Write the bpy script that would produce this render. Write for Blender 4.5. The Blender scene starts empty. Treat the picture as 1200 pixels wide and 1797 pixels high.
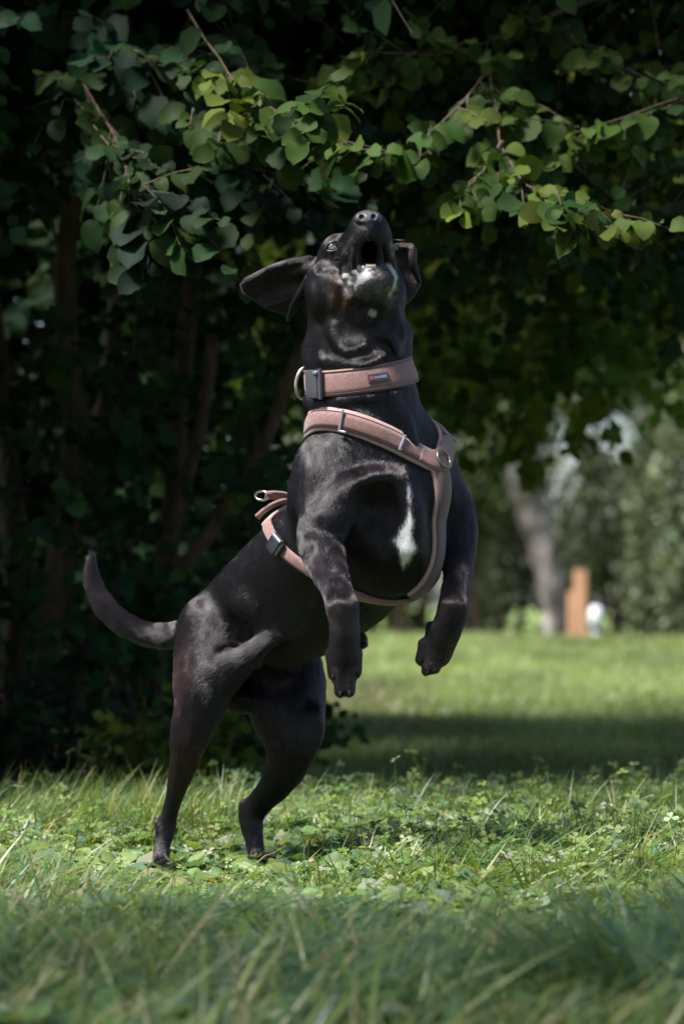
import bpy, math, os, random
import numpy as np
from mathutils import Vector, Matrix, kdtree

# ------------------------------------------------------------------ camera, light, exposure
scene = bpy.context.scene
H = 0.552            # camera height
FPX = 4243.0         # focal length in pixels of the 1200 x 1797 photograph
YH = 1060.0          # horizon row
cam_d = bpy.data.cameras.new("Camera")
cam = bpy.data.objects.new("camera", cam_d)
scene.collection.objects.link(cam)
cam.location = (0, 0, H)
cam.rotation_euler = (math.radians(90), 0, 0)
cam_d.sensor_fit = 'VERTICAL'
cam_d.sensor_height = 36.0
cam_d.lens = 85.0
cam_d.shift_y = (YH - 898.5) / 1797.0
cam_d.clip_start = 0.05
cam_d.clip_end = 2000
cam_d.dof.use_dof = True
cam_d.dof.focus_distance = 4.70
cam_d.dof.aperture_fstop = 2.9
cam_d.dof.aperture_blades = 9
scene.camera = cam

SUN_EL, SUN_AZ = 59.0, -119.0       # azimuth of the sun, clockwise from +Y (behind the camera, on its left)
world = bpy.data.worlds.new("World")
scene.world = world
world.use_nodes = True
wn = world.node_tree
for n in list(wn.nodes): wn.nodes.remove(n)
sky = wn.nodes.new('ShaderNodeTexSky')
sky.sky_type = 'NISHITA'
sky.sun_disc = False
sky.sun_elevation = math.radians(SUN_EL)
sky.sun_rotation = math.radians(SUN_AZ)
sky.dust_density = 2.0
bg = wn.nodes.new('ShaderNodeBackground'); bg.inputs[1].default_value = 0.09
wo = wn.nodes.new('ShaderNodeOutputWorld')
wn.links.new(sky.outputs[0], bg.inputs[0]); wn.links.new(bg.outputs[0], wo.inputs[0])

sd = bpy.data.lights.new("Sun", 'SUN')
sd.energy = 4.8
sd.angle = math.radians(13.0)
sd.color = (1.0, 0.96, 0.91)
sun = bpy.data.objects.new("sun", sd)
scene.collection.objects.link(sun)
az, el = math.radians(SUN_AZ), math.radians(SUN_EL)
sdir = Vector((math.sin(az) * math.cos(el), math.cos(az) * math.cos(el), math.sin(el)))
sun.rotation_euler = sdir.to_track_quat('Z', 'Y').to_euler()
sun.location = sdir * 50

scene.view_settings.view_transform = 'Standard'
scene.view_settings.look = 'None'
scene.view_settings.exposure = 1.15
scene.view_settings.gamma = 1.0
scene.render.engine = 'CYCLES'
scene.cycles.use_denoising = True
scene.cycles.max_bounces = 8
scene.cycles.transparent_max_bounces = 6
scene.cycles.sample_clamp_indirect = 4.0

DEV = ''

# ------------------------------------------------------------------ helpers
C = scene.collection

def new_mat(name):
    m = bpy.data.materials.new(name); m.use_nodes = True
    nt = m.node_tree
    for n in list(nt.nodes): nt.nodes.remove(n)
    out = nt.nodes.new('ShaderNodeOutputMaterial')
    return m, nt, out

def N(nt, kind, **kw):
    n = nt.nodes.new(kind)
    for k, v in kw.items():
        if k.startswith('i_'):
            key = k[2:]
            key = int(key) if key.isdigit() else key.replace('_', ' ')
            n.inputs[key].default_value = v
        else: setattr(n, k, v)
    return n

def ramp(nt, stops, fac=None, interp='LINEAR'):
    r = nt.nodes.new('ShaderNodeValToRGB'); cr = r.color_ramp; cr.interpolation = interp
    while len(cr.elements) < len(stops): cr.elements.new(0.5)
    for e, (p, c) in zip(cr.elements, stops):
        e.position = p; e.color = (*c, 1) if len(c) == 3 else c
    if fac is not None: nt.links.new(fac, r.inputs[0])
    return r

def mesh_fast(name, verts, faces, mat=None, parent=None, smooth=True, color=None):
    """verts (n,3) array, faces (m,3) or (m,4) array or list of such arrays"""
    verts = np.asarray(verts, dtype=np.float32)
    if not isinstance(faces, list): faces = [faces]
    faces = [np.asarray(f, dtype=np.int32) for f in faces if len(f)]
    me = bpy.data.meshes.new(name)
    me.vertices.add(len(verts)); me.vertices.foreach_set('co', verts.ravel())
    loops = np.concatenate([f.ravel() for f in faces])
    sizes = np.concatenate([np.full(len(f), f.shape[1], dtype=np.int32) for f in faces])
    starts = np.concatenate([[0], np.cumsum(sizes)[:-1]]).astype(np.int32)
    me.loops.add(len(loops)); me.loops.foreach_set('vertex_index', loops)
    me.polygons.add(len(sizes)); me.polygons.foreach_set('loop_start', starts)
    me.polygons.foreach_set('loop_total', sizes)
    me.update(calc_edges=True)
    if smooth: me.polygons.foreach_set('use_smooth', np.ones(len(sizes), dtype=bool))
    if color is not None:
        a = me.color_attributes.new('Col', 'FLOAT_COLOR', 'POINT')
        cc = np.ones((len(verts), 4), dtype=np.float32); cc[:, :3] = color
        a.data.foreach_set('color', cc.ravel())
    o = bpy.data.objects.new(name, me); C.objects.link(o)
    if mat: me.materials.append(mat)
    if parent: o.parent = parent
    return o

def empty(name, loc=(0, 0, 0)):
    o = bpy.data.objects.new(name, None); o.empty_display_size = 0.1
    o.location = loc; C.objects.link(o); return o

def adopt(o, parent):
    """parent at its own place, keeping world-space mesh where it is"""
    o.parent = parent
    o.matrix_parent_inverse = Matrix.Translation(-Vector(parent.location))
    return o

def tag(o, label=None, cat=None, group=None, kind=None):
    if label: o['label'] = label
    if cat: o['category'] = cat
    if group: o['group'] = group
    if kind: o['kind'] = kind
    return o

def tube(pts, radii, seg=10, cap=True):
    """tube along world points -> verts, quads (as one quad array, caps by collapsed rings)"""
    pts = np.asarray(pts, float); radii = np.asarray(radii, float); n = len(pts)
    t = np.gradient(pts, axis=0); t /= np.linalg.norm(t, axis=1)[:, None] + 1e-9
    ref = np.array([0.0, 0, 1]) if abs(t[0, 2]) < 0.9 else np.array([1.0, 0, 0])
    u = np.cross(t[0], ref); u /= np.linalg.norm(u)
    V = []
    for i in range(n):
        u = u - t[i] * np.dot(u, t[i]); u /= np.linalg.norm(u) + 1e-9
        w = np.cross(t[i], u)
        a = np.linspace(0, 2 * np.pi, seg, endpoint=False)
        V.append(pts[i] + radii[i] * (np.cos(a)[:, None] * u + np.sin(a)[:, None] * w))
    V = np.concatenate(V)
    F = []
    for i in range(n - 1):
        for j in range(seg):
            F.append((i * seg + j, i * seg + (j + 1) % seg, (i + 1) * seg + (j + 1) % seg, (i + 1) * seg + j))
    F = [np.array(F)]
    if cap:
        c0 = len(V); V = np.vstack([V, pts[0], pts[-1]])
        F.append(np.array([(c0, (j + 1) % seg, j) for j in range(seg)] +
                          [(c0 + 1, (n - 1) * seg + j, (n - 1) * seg + (j + 1) % seg) for j in range(seg)]))
    return V, F

def join(parts):
    V = []; F = {}
    off = 0
    for v, fs in parts:
        if not isinstance(fs, list): fs = [fs]
        V.append(np.asarray(v, float))
        for f in fs:
            f = np.asarray(f)
            if len(f): F.setdefault(f.shape[1], []).append(f + off)
        off += len(v)
    return np.concatenate(V), [np.concatenate(f) for f in F.values()]

def spline(P, n):
    """Catmull-Rom through rows of P, n samples"""
    P = np.asarray(P, float); m = len(P)
    Q = np.vstack([2 * P[0] - P[1], P, 2 * P[-1] - P[-2]])
    t = np.linspace(0, m - 1 - 1e-6, n); i = t.astype(int); f = (t - i)[:, None]
    a, b, c, d = Q[i], Q[i + 1], Q[i + 2], Q[i + 3]
    return 0.5 * (2 * b + (c - a) * f + (2 * a - 5 * b + 4 * c - d) * f ** 2 + (3 * b - a - 3 * c + d) * f ** 3)
# ------------------------------------------------------------------ the dog
# The body is sculpted as one signed distance field. Units: photograph pixels at five metres (1.18 mm each):
# x to the right, y down, q away from the camera; W() turns them into world metres.
D0 = 5.0
S = D0 / FPX
def W(p):
    p = np.asarray(p, float)
    D = D0 + p[..., 2] * S
    return np.stack([(p[..., 0] - 600) * D / FPX, D, H + (YH - p[..., 1]) * D / FPX], -1)

class Field:
    def __init__(s, lo, hi, h):
        s.lo = np.array(lo, float); s.h = h
        s.n = np.ceil((np.array(hi) - s.lo) / h).astype(int) + 1
        s.F = np.full(s.n, 40.0, np.float32)
    def box(s, lo, hi):
        a = np.clip(np.floor((np.array(lo) - s.lo) / s.h).astype(int), 0, s.n)
        b = np.clip(np.ceil((np.array(hi) - s.lo) / s.h).astype(int) + 1, 0, s.n)
        sl = tuple(slice(x, y) for x, y in zip(a, b))
        g = [(np.arange(x, y) * s.h + l).astype(np.float32) for x, y, l in zip(a, b, s.lo)]
        return sl, g[0][:, None, None], g[1][None, :, None], g[2][None, None, :]
    def put(s, sl, d, k, op):
        A = s.F[sl]
        if op == 'u':
            if k > 0:
                h = np.maximum(k - np.abs(A - d), 0) / k
                s.F[sl] = np.minimum(A, d) - h * h * k * 0.25
            else: s.F[sl] = np.minimum(A, d)
        else:
            d = -d
            h = np.maximum(k - np.abs(A - d), 0) / max(k, 1e-3)
            s.F[sl] = np.maximum(A, d) + h * h * k * 0.25
    def cone(s, a, ra, b, rb, k=12, op='u'):
        a = np.array(a, np.float32); b = np.array(b, np.float32); m = k + 3 * s.h
        sl, X, Y, Z = s.box(np.minimum(a - ra, b - rb) - m, np.maximum(a + ra, b + rb) + m)
        ba = b - a; L = float(ba @ ba) + 1e-6
        px, py, pz = X - a[0], Y - a[1], Z - a[2]
        t = np.clip((px * ba[0] + py * ba[1] + pz * ba[2]) / L, 0, 1)
        d = np.sqrt((px - t * ba[0]) ** 2 + (py - t * ba[1]) ** 2 + (pz - t * ba[2]) ** 2) - (ra + (rb - ra) * t)
        s.put(sl, d, k, op)
    def ell(s, c, r, k=12, op='u', axes=None):
        c = np.array(c, np.float32); R = max(r); m = k + 3 * s.h
        sl, X, Y, Z = s.box(c - R - m, c + R + m)
        p = [X - c[0], Y - c[1], Z - c[2]]
        if axes is None: q = p
        else: q = [p[0] * e[0] + p[1] * e[1] + p[2] * e[2] for e in axes]
        k0 = np.sqrt((q[0] / r[0]) ** 2 + (q[1] / r[1]) ** 2 + (q[2] / r[2]) ** 2)
        k1 = np.sqrt((q[0] / r[0] ** 2) ** 2 + (q[1] / r[1] ** 2) ** 2 + (q[2] / r[2] ** 2) ** 2)
        s.put(sl, k0 * (k0 - 1) / (k1 + 1e-6), k, op)
    def chain(s, P, k=12, op='u', per=8):
        """one smooth tapered limb through (x, y, q, r) rows"""
        P = spline(np.array(P, float), per * (len(P) - 1) + 1).astype(np.float32); c = P[:, :3]; R = P[:, 3].max(); m = k + 3 * s.h + R
        sl, X, Y, Z = s.box(c.min(0) - m, c.max(0) + m)
        D = None
        for p0, p1 in zip(P[:-1], P[1:]):
            a, ra, b, rb = p0[:3], p0[3], p1[:3], p1[3]
            ba = b - a; L = float(ba @ ba) + 1e-6
            px, py, pz = X - a[0], Y - a[1], Z - a[2]
            t = np.clip((px * ba[0] + py * ba[1] + pz * ba[2]) / L, 0, 1)
            d = np.sqrt((px - t * ba[0]) ** 2 + (py - t * ba[1]) ** 2 + (pz - t * ba[2]) ** 2) - (ra + (rb - ra) * t)
            D = d if D is None else np.minimum(D, d)
        s.put(sl, D, k, op)
    def sheet(s, poly, qf, th, k=6):
        """thin curved sheet: polygon in (x, y), depth qf(x, y), half thickness th"""
        poly = np.array(poly, float); m = k + 4 * s.h
        xs, ys = np.meshgrid(np.linspace(poly[:, 0].min(), poly[:, 0].max(), 12), np.linspace(poly[:, 1].min(), poly[:, 1].max(), 12))
        qq = qf(xs, ys)
        sl, X, Y, Z = s.box([*(poly.min(0) - m), qq.min() - th - m], [*(poly.max(0) + m), qq.max() + th + m])
        XX, YY = X[:, :, 0], Y[:, :, 0]; XX, YY = np.broadcast_arrays(XX, YY)
        d = np.full(XX.shape, 1e9); sgn = np.ones(XX.shape)
        for i in range(len(poly)):
            a, b = poly[i], poly[i - 1]; e = b - a
            wx, wy = XX - a[0], YY - a[1]
            t = np.clip((wx * e[0] + wy * e[1]) / (e @ e), 0, 1)
            d = np.minimum(d, (wx - e[0] * t) ** 2 + (wy - e[1] * t) ** 2)
            c = np.stack([YY >= a[1], YY < b[1], e[0] * wy > e[1] * wx])
            sgn = np.where(c.all(0) | (~c).all(0), -sgn, sgn)
        d2 = (np.sqrt(d) * sgn).astype(np.float32)[:, :, None] + th
        dq = np.abs(Z - qf(XX, YY).astype(np.float32)[:, :, None])
        dd = np.minimum(np.maximum(d2, dq), 0) + np.sqrt(np.maximum(d2, 0) ** 2 + np.maximum(dq, 0) ** 2) - th
        s.put(sl, dd, k, 'u')
    def smooth(s, y0, times):
        j = int((y0 - s.lo[1]) / s.h)
        for _ in range(times):
            for ax in range(3):
                A = s.F[:, j:]; B = A.copy()
                a = [slice(None)] * 3; b = [slice(None)] * 3; c = [slice(None)] * 3
                a[ax] = slice(0, -2); b[ax] = slice(1, -1); c[ax] = slice(2, None)
                B[tuple(b)] = 0.25 * A[tuple(a)] + 0.5 * A[tuple(b)] + 0.25 * A[tuple(c)]
                s.F[:, j:] = B
    def at(s, p):
        p = np.asarray(p, float); g = (p - s.lo) / s.h
        g = np.clip(g, 0, s.n - 1.001); i = g.astype(int); f = g - i
        r = 0
        for dx in (0, 1):
            for dy in (0, 1):
                for dz in (0, 1):
                    w = (f[..., 0] if dx else 1 - f[..., 0]) * (f[..., 1] if dy else 1 - f[..., 1]) * (f[..., 2] if dz else 1 - f[..., 2])
                    r = r + w * s.F[i[..., 0] + dx, i[..., 1] + dy, i[..., 2] + dz]
        return r
    def grad(s, p, e=None):
        e = e or s.h; p = np.asarray(p, float); g = []
        for ax in range(3):
            d = np.zeros(3); d[ax] = e
            g.append(s.at(p + d) - s.at(p - d))
        g = np.stack(g, -1)
        return g / (np.linalg.norm(g, axis=-1, keepdims=True) + 1e-9)
    def mesh(s):
        F = s.F; ins = F < 0
        c = [ins[x:F.shape[0] - 1 + x, y:F.shape[1] - 1 + y, z:F.shape[2] - 1 + z] for x in (0, 1) for y in (0, 1) for z in (0, 1)]
        anyv = c[0].copy(); allv = c[0].copy()
        for a in c[1:]: anyv |= a; allv &= a
        act = anyv & ~allv
        idx = np.argwhere(act)
        ids = np.full(act.shape, -1, np.int32); ids[tuple(idx.T)] = np.arange(len(idx))
        corners = [(x, y, z) for x in (0, 1) for y in (0, 1) for z in (0, 1)]
        val = {k: F[idx[:, 0] + k[0], idx[:, 1] + k[1], idx[:, 2] + k[2]] for k in corners}
        acc = np.zeros((len(idx), 3)); cnt = np.zeros(len(idx))
        for a in corners:
            for ax in range(3):
                if a[ax]: continue
                b = list(a); b[ax] = 1; b = tuple(b)
                va, vb = val[a], val[b]; m = (va < 0) != (vb < 0)
                t = np.where(m, va / np.where(m, va - vb, 1), 0)
                p = np.array(a, float) + t[:, None] * (np.array(b) - np.array(a))
                acc[m] += p[m]; cnt[m] += 1
        V = (idx + acc / cnt[:, None]) * s.h + s.lo
        Q = []
        for ax in range(3):
            o1, o2 = (ax + 1) % 3, (ax + 2) % 3
            sa = [slice(None)] * 3; sb = [slice(None)] * 3
            sa[ax] = slice(0, -1); sb[ax] = slice(1, None)
            A, B = ins[tuple(sa)], ins[tuple(sb)]
            e = np.argwhere(A != B)
            e = e[(e[:, o1] > 0) & (e[:, o2] > 0) & (e[:, o1] < F.shape[o1] - 1) & (e[:, o2] < F.shape[o2] - 1)]
            flip = A[tuple(e.T)]
            def cell(d1, d2):
                g = e.copy(); g[:, o1] -= d1; g[:, o2] -= d2
                return ids[tuple(g.T)]
            q = np.stack([cell(1, 1), cell(0, 1), cell(0, 0), cell(1, 0)], 1)
            q[~flip] = q[~flip][:, ::-1]
            Q.append(q)
        return V, np.concatenate(Q)

def trunk_prims(f):
    f.chain([(396, 1104, 0, 72), (440, 1066, -30, 80), (482, 1030, -60, 86), (545, 992, -95, 104), (605, 955, -130, 119), (640, 912, -155, 132), (655, 872, -170, 132),
             (652, 830, -178, 120), (647, 785, -187, 105), (642, 730, -194, 97), (638, 695, -196, 93), (630, 655, -197, 88), (628, 600, -193, 85)], 10)
    f.ell((680, 962, -185), (98, 98, 105), 25)                      # deep chest
    f.ell((750, 838, -150), (54, 62, 62), 22)                       # far shoulder
    f.cone((730, 800, -165), 60, (712, 765, -170), 50, 25)
    f.ell((742, 850, -215), (44, 66, 44), 20)                       # breast bone front
    f.ell((574, 838, -215), (62, 78, 70), 22)                       # near shoulder
    f.chain([(500, 1082, -50, 87), (560, 1048, -90, 94), (605, 1010, -120, 100)], 25)   # abdomen

BODY_LO, BODY_HI = (140, 350, -500), (850, 1580, 130)
HRES = 5.0 if DEV else 2.2
tf = Field((300, 500, -380), (880, 1230, 120), 5.0); trunk_prims(tf)
bf = Field(BODY_LO, BODY_HI, HRES); trunk_prims(bf)
f = bf
# neck: folds of loose skin
f.cone((555, 610, -200), 24, (552, 632, -205), 22, 14)
f.cone((700, 590, -190), 24, (700, 628, -195), 20, 14)
f.chain([(552, 702, -200, 20), (572, 712, -240, 18), (600, 708, -262, 12)], 14)
for ch in ([(572, 628, -250, 12), (600, 636, -270, 13), (640, 638, -280, 12), (684, 620, -260, 12)],
           [(600, 545, -262, 12), (588, 575, -266, 13), (594, 600, -272, 12), (612, 612, -278, 11), (634, 606, -278, 8)],
           [(690, 556, -245, 14), (700, 580, -242, 13), (696, 606, -242, 10)],
           [(664, 580, -268, 11), (684, 596, -262, 12), (690, 614, -254, 9)]):
    f.chain([(x_, y_, q_ - 2, r_ * 0.9) for x_, y_, q_, r_ in ch], 16)
for ch in ([(600, 700, -278, 9), (640, 694, -286, 9), (690, 690, -272, 8)], [(570, 700, -246, 7), (610, 716, -278, 7), (655, 745, -286, 8)], [(690, 706, -270, 10), (712, 745, -266, 12), (724, 790, -262, 12)]):
    f.chain(ch, 16)
for ch in ([(586, 574, -290, 5), (592, 592, -294, 5), (604, 606, -297, 4)], [(600, 628, -296, 4), (636, 632, -304, 4), (672, 624, -296, 4)],
           [(564, 590, -260, 4), (562, 604, -262, 4), (568, 618, -266, 4)], [(630, 572, -284, 9), (642, 566, -285, 10), (655, 572, -282, 9)], [(676, 604, -274, 4), (690, 622, -268, 3)]):
    f.chain(ch, 10, 's')
for ch in ([(570, 500, -272, 6), (582, 525, -280, 7), (588, 550, -280, 5)],
           [(600, 500, -290, 6), (604, 525, -290, 7), (598, 548, -288, 5)], [(690, 530, -250, 5), (694, 560, -252, 6), (690, 580, -258, 5)], [(550, 480, -240, 6), (556, 510, -258, 7), (556, 545, -256, 5)]):
    f.chain(ch, 8)
for ch in ([(590, 500, -290, 3), (594, 530, -292, 4), (588, 560, -290, 3)], [(562, 500, -272, 3), (570, 530, -276, 4), (566, 556, -270, 3)]): f.chain(ch, 8, 's')
# chest muscles and armpit hollow
f.chain([(600, 795, -258, 30), (570, 835, -268, 36), (556, 880, -268, 36)], 25)
f.chain([(700, 832, -288, 10), (668, 834, -298, 15), (635, 842, -306, 21), (605, 866, -308, 27), (580, 910, -308, 33)], 16)
f.chain([(590, 770, -262, 12), (584, 810, -276, 14), (592, 850, -290, 12)], 14)
f.chain([(548, 800, -235, 12), (540, 850, -250, 14), (545, 900, -262, 12)], 14)
f.chain([(566, 800, -268, 5), (562, 850, -285, 6), (568, 880, -292, 4)], 14, 's')
f.chain([(705, 850, -285, 18), (722, 900, -286, 22), (722, 960, -282, 20)], 24)
f.ell((537, 885, -215), (32, 55, 45), 20)
f.ell((662, 898, -326), (44, 46, 40), 18, 's')
# near (right) foreleg
f.chain([(600, 835, -240, 54), (572, 900, -280, 46), (563, 950, -305, 40), (572, 984, -335, 36), (584, 1018, -378, 29), (594, 1044, -410, 26), (600, 1066, -430, 27.5), (604, 1092, -432, 26),
         (604, 1125, -428, 26), (604, 1160, -420, 27), (604, 1185, -408, 23)], 14)
f.ell((548, 960, -330), (15, 26, 22), 12)
f.ell((600, 1060, -438), (22, 20, 16), 14)
f.chain([(588, 975, -362, 14), (598, 1010, -395, 12)], 12)
for x, y, q, r in ((584, 1166, -422, 12.5), (596, 1196, -434, 13), (612, 1195, -434, 13), (624, 1162, -420, 12)):
    f.cone((x, y - 18, q + 4), r, (x + 1, y + 16, q + 1), r * 0.8, 6)
f.cone((604, 1150, -392), 16, (603, 1185, -384), 15, 6)
f.cone((634, 1118, -415), 8, (639, 1130, -418), 6, 5)
# far (left) foreleg
f.chain([(752, 835, -150, 48), (785, 885, -145, 42), (802, 925, -152, 35), (804, 955, -165, 31), (803, 1005, -205, 25), (797, 1045, -238, 24), (795, 1068, -250, 27), (788, 1092, -248, 26),
         (776, 1120, -240, 27), (766, 1145, -232, 26)], 14)
f.ell((797, 1060, -268), (19, 18, 12), 8)
for x, y, q, r in ((782, 1140, -240, 12), (771, 1158, -248, 13), (758, 1162, -248, 13), (747, 1144, -240, 12)):
    f.cone((x, y - 14, q + 4), r, (x - 8, y + 12, q), r * 0.84, 7)
f.cone((756, 1098, -232), 8, (751, 1110, -234), 5, 7)
# near (right) hind leg
f.chain([(378, 1105, -30, 66), (368, 1160, -58, 57), (358, 1210, -78, 50), (346, 1258, -86, 38), (333, 1300, -84, 31), (320, 1350, -74, 22.5), (307, 1395, -63, 15), (299, 1425, -57, 13.5),
         (292, 1452, -52, 16.5), (286, 1480, -62, 13.5), (283, 1508, -76, 14), (286, 1530, -96, 20)], 12)
f.cone((352, 1155, -20), 44, (344, 1210, -40), 38, 20)
f.cone((284, 1444, -42), 11, (288, 1456, -46), 12, 8)
f.chain([(395, 1180, -98, 34), (430, 1150, -110, 28), (470, 1127, -118, 21), (505, 1110, -121, 14), (532, 1100, -122, 8)], 16)
f.chain([(328, 1240, -92, 12), (317, 1270, -94, 11), (310, 1300, -90, 8)], 18)
f.ell((440, 1062, -112), (30, 24, 18), 24)
f.ell((424, 1115, -110), (18, 26, 11), 24, 's')
f.chain([(470, 1150, -118, 8), (500, 1128, -124, 8), (520, 1116, -124, 5)], 14, 's')
for k, dx in enumerate((-15, -4, 8, 19)):
    f.cone((285 + dx * 1.15, 1528, -106), 10.5, (288 + dx * 1.25, 1536, -134 + abs(k - 1.5) * 6), 9.5, 5)
# far (left) hind leg
f.chain([(470, 1115, 50, 66), (498, 1190, 42, 70), (503, 1240, 22, 66), (512, 1290, 2, 51), (506, 1335, 4, 38), (484, 1376, 28, 28), (462, 1402, 48, 22), (445, 1426, 60, 21),
         (442, 1448, 57, 19), (446, 1475, 50, 15.5), (451, 1500, 40, 15), (459, 1518, 22, 20)], 12)
f.chain([(433, 1414, 66, 12), (436, 1428, 64, 13)], 12)
f.chain([(548, 1250, -22, 16), (556, 1285, -22, 12), (540, 1320, -22, 10)], 16)
for k, dx in enumerate((-12, -2, 9, 19)):
    f.cone((458 + dx * 1.15, 1514, 12), 10.5, (463 + dx * 1.25, 1520, -14 + abs(k - 1.5) * 6), 9.5, 5)
f.ell((423, 1222, 10), (36, 28, 30), 14)
# tail
f.chain([(350, 1105, 5, 36), (325, 1112, 8, 27), (295, 1116, 12, 23), (260, 1113, 22, 20), (215, 1093, 36, 20), (183, 1062, 48, 18.5), (166, 1028, 56, 14.5), (161, 1000, 60, 10.5), (164, 975, 62, 4)], 10)
# head
f.ell((622, 500, -200), (80, 86, 80), 18)
f.chain([(628, 605, -192, 83), (625, 560, -194, 84), (622, 515, -196, 84)], 15)
f.chain([(576, 448, -236, 18), (588, 436, -243, 23), (604, 428, -250, 19)], 14)              # near brow
f.chain([(668, 446, -210, 24), (655, 430, -225, 26)], 14)
f.chain([(630, 470, -245, 52), (640, 440, -275, 47), (646, 418, -303, 41), (646, 404, -320, 35)], 12)              # muzzle
f.chain([(630, 412, -322, 18), (617, 432, -312, 15), (608, 456, -300, 14), (606, 480, -286, 12)], 7)
f.chain([(636, 426, -330, 8), (630, 446, -326, 6), (630, 468, -320, 5)], 3)
f.chain([(661, 426, -328, 8), (667, 446, -322, 6), (667, 466, -316, 5)], 3)               # flews
f.chain([(662, 412, -320, 19), (673, 434, -308, 16), (680, 456, -294, 14), (684, 476, -278, 13)], 7)
f.chain([(640, 550, -232, 46), (647, 522, -272, 40), (655, 500, -306, 33)], 16)              # lower jaw
f.ell((661, 491, -318), (33, 26, 27), 8)
f.chain([(612, 490, -300, 10), (626, 484, -314, 9), (642, 476, -324, 8)], 6)
f.ell((607, 487, -304), (8, 7, 8), 3); f.ell((622, 479, -319), (7, 6, 7), 3); f.ell((617, 498, -308), (8, 8, 7), 4); f.ell((633, 472, -326), (6, 6, 6), 3)
f.chain([(682, 476, -310, 9), (690, 490, -304, 10), (691, 508, -294, 9)], 6)
f.ell((578, 512, -238), (38, 46, 42), 20)                           # cheeks
f.ell((676, 520, -222), (33, 44, 40), 18)
f.chain([(562, 476, -258, 10), (584, 490, -274, 12), (604, 510, -280, 10)], 16)
f.ell((583, 433, -270), (12, 7, 9), 5, 's')                        # eye socket
f.ell((648, 448, -352), (27, 24, 24), 5, 's')
f.chain([(624, 432, -334, 3), (620, 452, -326, 4), (622, 470, -314, 4)], 3, 's')
f.chain([(671, 432, -330, 3), (674, 450, -320, 3.5), (674, 466, -310, 3)], 3, 's')                       # open mouth
f.ell((648, 441, -325), (13.5, 22, 60), 3, 's')
f.chain([(649, 400, -362, 2.4), (649, 408, -360, 2.6), (649, 418, -352, 2.6)], 3, 's')            # philtrum
f.ell((640, 545, -300), (26, 22, 14), 14, 's')
f.chain([(566, 470, -270, 6), (580, 464, -282, 7), (592, 470, -284, 5)], 10, 's')
f.chain([(590, 552, -286, 6), (598, 530, -296, 6), (600, 510, -300, 4)], 12, 's')
# ears
EAR = [(556, 452), (541, 450), (525, 452), (505, 456), (477, 465), (450, 479), (430, 488), (422, 498), (426, 510), (438, 523), (455, 534), (470, 542), (488, 549), (500, 551),
       (505, 560), (510, 556), (519, 546), (530, 534), (538, 512), (556, 500)]
def ear_q(x, y):
    u = (545 - x) / 125.0
    v = (y - (452 + 42 * u)) / 60.0
    return -215 + 34 * u + 16 * np.sin(np.clip(v, 0, 1) * math.pi) + 34 * v
f.sheet(EAR, ear_q, 2.8, 6)
f.chain([(546, 455, float(ear_q(546, 455)) - 2, 6)] + [(x, y, float(ear_q(x, y)) - 2, 4.4) for x, y in ((511, 460), (477, 470), (450, 484), (430, 495))], 5)
f.chain([(548, 470, -208, 14), (534, 472, -206, 10), (516, 478, -198, 6)], 10)
f.chain([(540, 492, -216, 8), (526, 515, -204, 6), (514, 536, -188, 5), (506, 560, -178, 3)], 6)
EAR2 = [(688, 430), (695, 427), (707, 426), (718, 428), (726, 432), (727, 451), (731, 474), (738, 492), (738, 500), (731, 512), (719, 528), (709, 534), (703, 509), (698, 478), (684, 455)]
f.sheet(EAR2, lambda x, y: -195 + 0.35 * (x - 690) + 8 * np.sin((y - 430) * 0.05), 4.0, 6)
f.chain([(706, 431, -196, 5), (722, 436, -200, 7), (724, 462, -202, 7), (735, 494, -192, 4)], 6)

bf.smooth(632, 3)
bV, bQ = bf.mesh()
# bones: the way the coat lies
BONES = np.array([
    ((640, 400, -330), (620, 470, -250)), ((590, 440, -250), (560, 560, -220)), ((680, 460, -240), (690, 560, -220)), ((660, 500, -320), (640, 570, -240)),
    ((620, 520, -200), (630, 640, -200)), ((630, 640, -200), (645, 760, -190)),
    ((660, 760, -290), (690, 1000, -270)), ((620, 760, -280), (560, 900, -250)), ((770, 790, -200), (800, 920, -150)),
    ((640, 780, -100), (560, 900, -60)), ((560, 900, -100), (440, 1020, -30)), ((660, 950, -260), (560, 1120, -130)), ((440, 1020, -40), (350, 1090, 0)),
    ((590, 860, -300), (562, 950, -310)), ((562, 950, -310), (600, 1065, -430)), ((603, 1070, -430), (604, 1220, -420)),
    ((800, 900, -150), (800, 1060, -240)), ((797, 1070, -250), (755, 1180, -240)),
    ((360, 1110, -20), (345, 1270, -85)), ((345, 1270, -85), (300, 1440, -55)), ((290, 1440, -55), (285, 1540, -90)),
    ((520, 1105, -125), (400, 1190, -105)), ((480, 1130, 60), (510, 1300, 0)), ((510, 1300, 0), (440, 1420, 60)), ((440, 1420, 60), (455, 1515, 30)),
    ((345, 1108, 5), (215, 1093, 36)), ((215, 1093, 36), (165, 975, 62)), ((540, 470, -205), (430, 505, -180)), ((705, 430, -195), (725, 520, -190))], float)
def flow(p):
    d = np.zeros(p.shape); 
    for a, b in BONES:
        e = b - a; t = np.clip(((p - a) @ e) / (e @ e), 0, 1)
        dist = np.linalg.norm(p - a - t[:, None] * e, axis=1)
        d += (np.exp(-dist / 22.0) + 1e-9)[:, None] * (e / np.linalg.norm(e))
    return d
def noise3(p, s, seed=0):
    r = np.random.RandomState(seed); v = 0
    for k in range(5):
        d = r.normal(size=3); d /= np.linalg.norm(d); v = v + np.sin((p @ d) / s * (0.7 + 0.25 * k) + r.uniform(0, 6.28))
    return v / 5 * 1.6
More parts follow.
